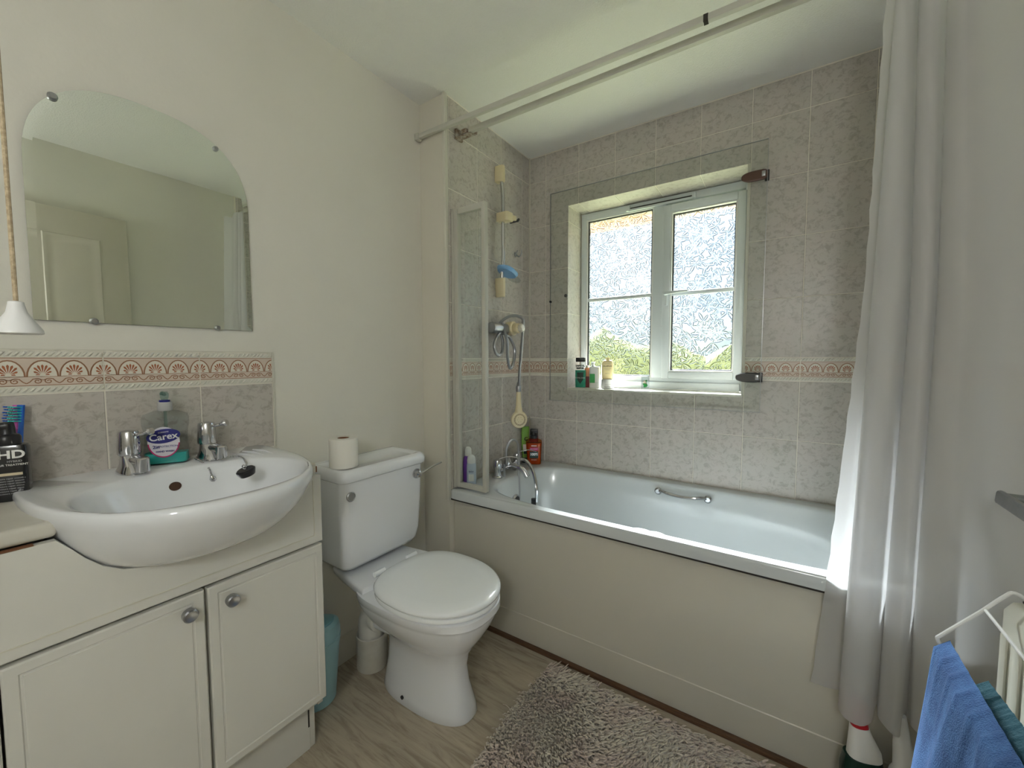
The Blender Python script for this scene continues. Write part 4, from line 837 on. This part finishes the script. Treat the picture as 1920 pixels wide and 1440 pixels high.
# window-sill bottles
SZ = WZ0+.0012; A = math.radians(18)
c1 = simple_bottle('mouthwash_bottle', 'clear bottle of green mouthwash with black cap, far left on the sill', (.302, .055, SZ), .030, .019, [(0, .93, .95), (.004, 1, 1), (.125, 1, 1), (.138, .92, .95), (.144, .86, .92)], 'bottle_clear', A, 5)
obj('green_liquid', MB().loft(bottle_pts(.0285, .0178, [(.002, .93, .95), (.005, 1, 1), (.098, 1, 1)], 5)), 'teal_label', c1); obj('screw_cap', MB().box(-.026, .026, -.016, .016, .144, .168), 'black_plastic', c1, bevel=.003)
text('lettering', 'DENTAL', .013, 'green_black', c1, (0, -.0198, .122), bold=.0009); text('lettering', 'REPAIR', .013, 'green_black', c1, (0, -.0198, .109), bold=.0009); text('lettering', 'TOTAL CARE', .009, 'white_plastic', c1, (0, -.0198, .055))
mb = MB(); mb.add([(x, -.0196, z) for x, z in ((-.018, .085), (.018, .085), (.016, .045), (0, .022), (-.016, .045))], [(0,1,2,3,4)]); obj('dark_shield', mb, 'green_black', c1, smooth=0)
c2 = simple_bottle('orange_red_bottle', 'slim orange bottle fading to dark red, behind the green mouthwash', (.326, .095, SZ), .016, .012, [(0, .9, .9), (.004, 1, 1), (.062, 1, 1)], 'dark_red', A, 3)
obj('orange_top', MB().loft(bottle_pts(.016, .012, [(.062, 1, 1), (.105, 1, 1), (.112, .7, .8)], 3)), 'orange_shade', c2); obj('pink_cap', MB().lathe([(.011, .111), (.011, .124)], seg=16), 'border_pink', c2)
c3 = simple_bottle('white_pump_bottle', 'white pump bottle with a green label panel on the window sill', (.373, .085, SZ), .029, .018, [(0, .93, .95), (.004, 1, 1), (.112, 1, 1), (.117, .93, .9)], 'white_plastic', A, 5)
ins_label(c3, 'green_panel', .014, .028, .078, .0182, 'green_label').location.x = -.011
obj('pump', MB().lathe([(.011, .117), (.011, .124), (.006, .128), (.006, .138)], (-.008, 0, 0), seg=16).box(-.018, .002, -.005, .005, .135, .143), 'upvc', c3, bevel=.001); text('lettering', 'simple', .008, 'label_grey', c3, (.012, -.0185, .03))
c6 = simple_bottle('slim_white_tube', 'slim white tube with a pale yellow band beside the white pump bottle', (.408, .125, SZ), .0105, .008, [(0, .9, .9), (.003, 1, 1), (.118, 1, .7), (.128, 1, .2)], 'white_plastic', A, 3); ins_label(c6, 'yellow_band', .009, .085, .098, .0075, 'cream_bottle')
c4 = simple_bottle('round_tub', 'round white cosmetic tub under the cream bottle on the sill', (.448, .085, SZ), .034, .034, [(0, .94, .94), (.003, 1, 1), (.030, 1, 1), (.033, .98, .98), (.048, .98, .98), (.050, .94, .94)], 'white_plastic', A, 2, cat='tub')
text('lettering', 'BEAUTY', .0095, 'label_grey', c4, (.006, -.0345, .021)); mb = MB(); ins_label(c4, 'grey_line', .016, .008, .012, .0343, 'label_grey')
c5 = simple_bottle('cream_conditioner_bottle', 'cream yellow bottle standing on top of the white cosmetic tub', (.448, .085, SZ+.0505), .031, .018, [(0, .86, .9), (.004, .94, 1), (.04, 1, 1), (.085, 1, 1), (.098, .82, .9), (.104, .42, .6)], 'cream_bottle', A, 4)
obj('cap', MB().lathe([(.0105, .103), (.011, .106), (.011, .117)], seg=18), 'cream_bottle', c5); text('lettering', 'OLAPLEX', .0115, 'brown_hinge', c5, (0, -.0186, .070), bold=.0002)
for z in (.083, .057, .050, .030): ins_label(c5, 'print_line', .018 if z in (.083, .057) else .012, z, z+.0012, .0181, 'rust')
gl = thing('glass_tumbler', 'small glass tumbler with a flower print in mid sill', 'glass', (.667, .030, SZ))
obj('glass_wall', MB().lathe([(.018, 0), (.0195, .002), (.0205, .082), (.0185, .082), (.0175, .008), (.001, .008)], seg=28, cap=False), 'bottle_clear', gl)
fp = MB()
for cx, cz, r, mi in ((-.002, .046, .007, 1), (.003, .038, .006, 2), (-.005, .033, .006, 0), (.004, .028, .008, 0), (-.002, .022, .006, 0), (.005, .05, .005, 0), (-.006, .041, .004, 1)):
    fp.add([(cx+r*math.cos(t)*(1+.25*math.cos(5*t)), -.0213, cz+r*math.sin(t)*(1+.25*math.cos(5*t))) for t in [2*PI*j/20 for j in range(20)]], [tuple(range(20))], mi)
fo = obj('flower_print', fp, ['green_label', 'border_pink', 'rust'], gl, rot=(0, 0, .25), smooth=0)

# ------------------------------------------------------------------ mirror on the left wall
mi_ = thing('arched_mirror', 'large arch-topped frameless mirror on the cream wall over the basin', 'mirror', (SW, -1.662, 1.27))
def mir(o, x):
    w = .2265-o; z0 = o; R = []
    for k in range(41):
        t = PI*k/40; c, s_ = math.cos(t), math.sin(t)
        R.append((x, w*math.copysign(abs(c)**.80, c), .345+(.222-o)*abs(s_)**.80))
    R = [(x, w, z0)] + R + [(x, -w, z0)]; return R
obj('mirror_backing', MB().loft([mir(.001, .002), mir(.0, .0065)]), 'mirror_edge', mi_, smooth=0)
obj('mirror_plate', MB().loft([mir(.0, .0068), mir(.014, .0073), mir(.0145, .00732)], False, True), 'mirror_glass', mi_, smooth=0)
for (y, z, s_) in ((-.175, .505, 1), (.145, .523, .8), (-.13, .003, .9), (.13, .003, .8)):
    c = MB().lathe([(.008*s_, 0), (.009*s_, .008), (.006*s_, .013)], (.003, y, z), 'x', 12); obj('mirror_clip', c, 'chrome_dull', mi_)
# light pull
d_ = (r2*((33-960)/764.48) + d2*((612-720)/764.48) + fw); pp = CAM + d_*.47
lp = thing('light_pull', 'white bell-shaped light pull on a tan cord hanging at the left', 'light pull', tuple(pp))
obj('pull_bell', MB().lathe([(.0185, -.009), (.0205, -.008), (.020, -.004), (.013, .008), (.0085, .016), (.0068, .024), (.0062, .028), (.003, .029)], seg=28), 'white_plastic', lp)
obj('pull_cord', MB().tube([(0, 0, .028), (.0, 0, .2), (.0, 0, H-pp.z)], .0021, 8), 'cord', lp)

# ------------------------------------------------------------------ right side: radiator, airer, towels, rail
RX = 1.563; RY0, RY1 = -1.262, -1.065
ra = thing('radiator', 'cream white panel radiator on the right wall', 'radiator', (XR, -1.16, 0))
mb = MB()
mb.loft([[(RX-XR+dx, RY0+1.16, z), (RX-XR+dx, RY1+1.16, z), (-.05, RY1+1.16, z), (-.05, RY0+1.16, z)] for z, dx in ((.15, .01), (.16, 0), (.765, 0), (.782, .01))])
obj('panel', mb, 'radiator_white', ra, bevel=.006)
fl_ = MB()
for k in range(4): y = RY0+1.16+.03+k*.045; fl_.box(RX-XR-.004, RX-XR+.002, y, y+.022, .20, .73)
obj('convector_flutes', fl_, 'radiator_white', ra, bevel=.004); obj('top_grille', MB().box(RX-XR+.02, -.056, RY0+1.165, RY1+1.155, .783, .786), 'gap_and_shadow', ra)
obj('wall_bracket', MB().box(-.05, -.001, -.03, .03, .3, .6), 'radiator_white', ra)
ai = thing('radiator_airer', 'white wire airer hooked over the radiator top', 'airer', (1.49, -1.09, .70))
mb = MB(); 
for y in (0, -.36):
    mb.tube(spline([(.100, y, .09), (.078, y, .104), (.066, y, .094), (.04, y, .058), (.0, y, .006), (-.006, y, -.004), (0, y, -.016)], 4), .0028, 8)
for x, z in ((.0, -.014), (.047, .066)): mb.tube([(x, .0, z), (x, -.365, z)], .0024, 8)
obj('wire_frame', mb, 'white_plastic', ai)
def towel(name, label, x, z, y0, y1, l0, l1, sp0, sp1, m, seed=0, bow=0, amp=1.0, drop=0):
    t = thing(name, label, 'towel', (x, y0, z)); nu, nv = 70, 44; rings = []
    for i in range(nu+1):
        u = i/nu; y = (y1-y0)*u; R = []
        for j in range(nv+1):
            v = j/nv*2-1; s_ = abs(v)
            wav = amp*(.014*math.sin(u*11+seed)*s_**.8+.006*math.sin(u*23+seed*2+s_)*s_**.6)
            rib = .0022*max(0, math.cos(u*52+.5*math.sin(s_*6)))**3*math.exp(-((s_-.05)/.16)**2)
            if v < 0: px, pz = -(.006+sp0*s_**.8+rib)+wav, -l0*s_**1.1
            else: px, pz = (.006+sp1*s_)+wav*.3, -l1*s_**1.1
            R.append((px, y + bow*s_*(1-u*.6), pz+.007*(1-min(1, s_*10)**2)+rib*.7-drop*u))
        rings.append(R)
    o = obj('cloth', MB().loft(rings, False, False, closed=False), m, t, smooth=80); md = o.modifiers.new('thick', 'SOLIDIFY'); md.thickness = .004; md.offset = 0; return t
towel('blue_towel', 'ribbed mid-blue towel draped over the airer front bar', 1.49, .694, -1.100, -1.440, .52, .30, .045, .010, 'towel_blue', 1, .045)
towel('teal_towel', 'dark teal towel hanging behind the blue towel on the airer', 1.530, .655, -1.120, -1.300, .40, .34, .003, .004, 'towel_teal', 3, -.0, .25, -.02)
aq = thing('aqua_cloth', 'pale aqua cloth hanging low between the curtain and the blue towel', 'cloth', (1.505, -1.075, .50))
mb = MB(); mb.loft([[(.004*math.sin(k*1.3+q)+(-.02)*q, .02+.05*q*.6-k*.012, -q*.42+.06*0) for q in [i/14 for i in range(15)]] for k in range(6)], False, False, closed=False)
ao = obj('cloth', mb, 'towel_aqua', aq, smooth=80); md = ao.modifiers.new('thick', 'SOLIDIFY'); md.thickness = .003
tr_ = thing('wall_towel_rail', 'flat grey metal towel rail end above the radiator', 'towel rail', (1.60, -.90, .915))
obj('rail_bar', MB().loft([[(-.006, y, z-.0), (.006, y, z), (.008, y, z+.026), (-.004, y, z+.026)] for y, z in ((-.36, -.014), (.0, -.014))]), 'grey_metal', tr_, bevel=.005)
obj('rail_bracket', MB().tube([(.0, -.010, 0), (.05, -.010, 0), (.099, -.010, 0)], .009, 12).lathe([(.022, 0), (.022, .008)], (.0995, -.010, 0), '-x', 18), 'grey_metal', tr_)

# floor bottles by the bath under the curtain
f1 = thing('toilet_cleaner_bottle', 'dark green bottle with white shoulder and red neck on the floor', 'bottle', (1.446, -.752, 0), math.radians(20)); f1.scale = (1.05, 1, 1.27)
obj('bottle_shell', MB().loft([[(p[0]+dx, p[1], z) for p in se(0, 0, w_, w_, d_2, 3, z, 28)] for z, w_, d_2, dx in ((0, .040, .024, 0), (.006, .043, .026, 0), (.11, .043, .026, 0), (.135, .037, .025, .0))]), 'green_black', f1)
obj('white_shoulder', MB().loft([[(p[0]+dx, p[1], z) for p in se(0, 0, w_, w_, d_2, 2.6, z, 28)] for z, w_, d_2, dx in ((.125, .036, .024, .004), (.15, .033, .022, .003), (.19, .020, .016, -.008), (.197, .019, .015, -.009))]), 'label_white', f1)
obj('red_neck', MB().loft([[(p[0]+dx, p[1], z) for p in se(0, 0, w_, w_, d_2, 2.4, z, 24)] for z, w_, d_2, dx in ((.196, .018, .014, -.009), (.225, .014, .012, -.013), (.258, .011, .010, -.016))]), 'red_plastic', f1)
f2 = thing('white_brush_holder', 'white toilet brush handle rising from a black holder', 'toilet brush', (1.528, -.752, 0), math.radians(20)); f2.scale = (.95, .95, 1.22)
obj('black_holder', MB().lathe([(.042, 0), (.044, .004), (.040, .12), (.036, .125)], seg=30), 'black_plastic', f2)
obj('white_collar', MB().loft([[(p[0]+dx, p[1], z) for p in se(0, 0, w_, w_, w_*.8, 2.2, z, 28)] for z, w_, dx in ((.122, .033, 0), (.132, .036, 0), (.14, .034, 0), (.15, .026, -.002), (.20, .019, -.012), (.26, .012, -.02))]), 'white_plastic', f2)
f3 = simple_bottle('navy_banded_bottle', 'pale bottle with a navy blue band half hidden by the towels', (1.545, -.850, 0), .034, .026, [(0, .92, .95), (.005, 1, 1), (.15, 1, 1), (.20, .8, .85), (.235, .42, .5)], 'label_white', math.radians(15), 2.6)
obj('navy_band', MB().loft(bottle_pts(.0348, .0268, [(.135, 1, 1), (.160, .985, .985)], 2.6)), 'navy', f3); obj('cap', MB().lathe([(.014, .233), (.014, .262)], seg=18), 'white_plastic', f3)
# ------------------------------------------------------------------ rug
rg = thing('bath_rug', 'beige shaggy chenille bath rug on the floor along the bath', 'rug', (.95, -.98, 0))
RX0, RX1, RYA, RYB = .535-.95, 1.33-.95, -1.30+.98, -.735+.98
obj('rug_backing', MB().box(RX0, RX1, RYA, RYB, .0005, .006), 'rug_base', rg, bevel=.002)
def pile():
    rng = np.random.default_rng(4); sx, sy = .0074, .0074; gx, gy = np.meshgrid(np.arange(RX0+.003, RX1, sx), np.arange(RYA+.003, RYB, sy)); gx = gx.ravel()+rng.uniform(-.002, .002, gx.size); gy = gy.ravel()+rng.uniform(-.002, .002, gy.size); n = len(gx)
    ang = -.9+1.6*np.sin(gx*7+1)*np.cos(gy*8)+rng.normal(0, .45, n); ln = rng.uniform(.028, .040, n); r = rng.uniform(.0024, .0031, n)
    seg, ns = 5, 5; t = np.linspace(0, 1, ns); V_ = np.zeros((n, ns, seg, 3))
    edge = np.minimum.reduce([gx-RX0, RX1-gx, gy-RYA, RYB-gy]); lean0 = .45+.4*rng.random(n)
    for k in range(ns):
        s_ = t[k]; out = ln*(lean0*s_**1.3); cx = gx+np.cos(ang+s_*.5)*out; cy_ = gy+np.sin(ang+s_*.5)*out; cz = .005+ln*.72*np.sin(s_*1.45)
        rk = r*(1 if k < ns-1 else .55)
        for j in range(seg):
            a = 2*PI*j/seg; V_[:, k, j, 0] = cx+rk*np.cos(a); V_[:, k, j, 1] = cy_+rk*np.sin(a); V_[:, k, j, 2] = cz+rk*.5*np.sin(a+ang)
    vs = V_.reshape(-1, 3); base = (np.arange(n)*ns*seg)[:, None]; F = []
    for k in range(ns-1):
        for j in range(seg): F.append([k*seg+j, k*seg+(j+1) % seg, (k+1)*seg+(j+1) % seg, (k+1)*seg+j])
    F = np.array(F); q = (base[:, :, None]+F[None]).reshape(-1, 4); cap = base+(ns-1)*seg+np.arange(seg)[None]
    nl = q.size+cap.size; me = bpy.data.meshes.new('pile'); me.vertices.add(len(vs)); me.vertices.foreach_set('co', vs.ravel()); me.loops.add(nl)
    me.loops.foreach_set('vertex_index', np.concatenate([q.ravel(), cap.ravel()]).astype(np.int32)); me.polygons.add(len(q)+len(cap))
    me.polygons.foreach_set('loop_start', np.concatenate([np.arange(0, q.size, 4), q.size+np.arange(0, cap.size, seg)]).astype(np.int32)); me.update(calc_edges=True); me.validate()
    me.polygons.foreach_set('use_smooth', [True]*len(me.polygons)); me.materials.append(M['rug_pile']); o = add_me('pile', me, rg); o['kind'] = 'stuff'
pile()

# ------------------------------------------------------------------ door seen in the mirror, added fill lamp
dr = obj('door_1', MB().box(XR-.036, XR-.001, -2.03, -1.285, .006, 1.985), 'door_paint', bevel=.002); struct(dr)
for y0, y1, z0, z1 in ((-1.62, -1.40, 1.05, 1.85), (-1.93, -1.71, 1.05, 1.85), (-1.62, -1.40, .2, .9), (-1.93, -1.71, .2, .9)):
    def rg_(d, x): return [(x, y0+d, z0+d), (x, y1-d, z0+d), (x, y1-d, z1-d), (x, y0+d, z1-d)]
    obj('door_panel', MB().loft([rg_(0, XR-.036), rg_(.004, XR-.040), rg_(.012, XR-.040), rg_(.020, XR-.037), rg_(.045, XR-.041)]), 'door_paint', dr)
obj('door_handle', MB().tube([(XR-.036, -1.35, 1.0), (XR-.075, -1.35, 1.0), (XR-.08, -1.46, 1.0)], .008, 10), 'chrome_dull', dr)
la = thing('fill_lamp', 'round white globe fill lamp added on the unseen wall facing the window', 'lamp', (1.42, YB, 1.62))  # invented lamp behind the camera, brightens the interior
obj('wall_plate', MB().lathe([(.05, .001), (.05, .014), (.02, .02)], (0, 0, 0), 'y', 28), 'lamp_plastic', la)
obj('lamp_arm', MB().tube([(0, .015, 0), (0, .07, 0)], .010, 12), 'lamp_plastic', la)
def globe():
    m = bpy.data.materials.new('opal_globe'); m.use_nodes = True; b = m.node_tree.nodes['Principled BSDF']; b.inputs['Base Color'].default_value = (.9, .9, .87, 1)
    b.inputs['Emission Color'].default_value = (.96, .985, 1, 1); b.inputs['Emission Strength'].default_value = FILL_POWER/(PI*4*PI*.075**2); MATS['opal_globe'] = m
globe()
obj('fill_globe', MB().lathe([(.075*math.sin(PI*k/16)+.0005, .075*math.cos(PI*k/16)) for k in range(1, 17)], (0, .14, 0), seg=36), 'opal_globe', la, smooth=80)
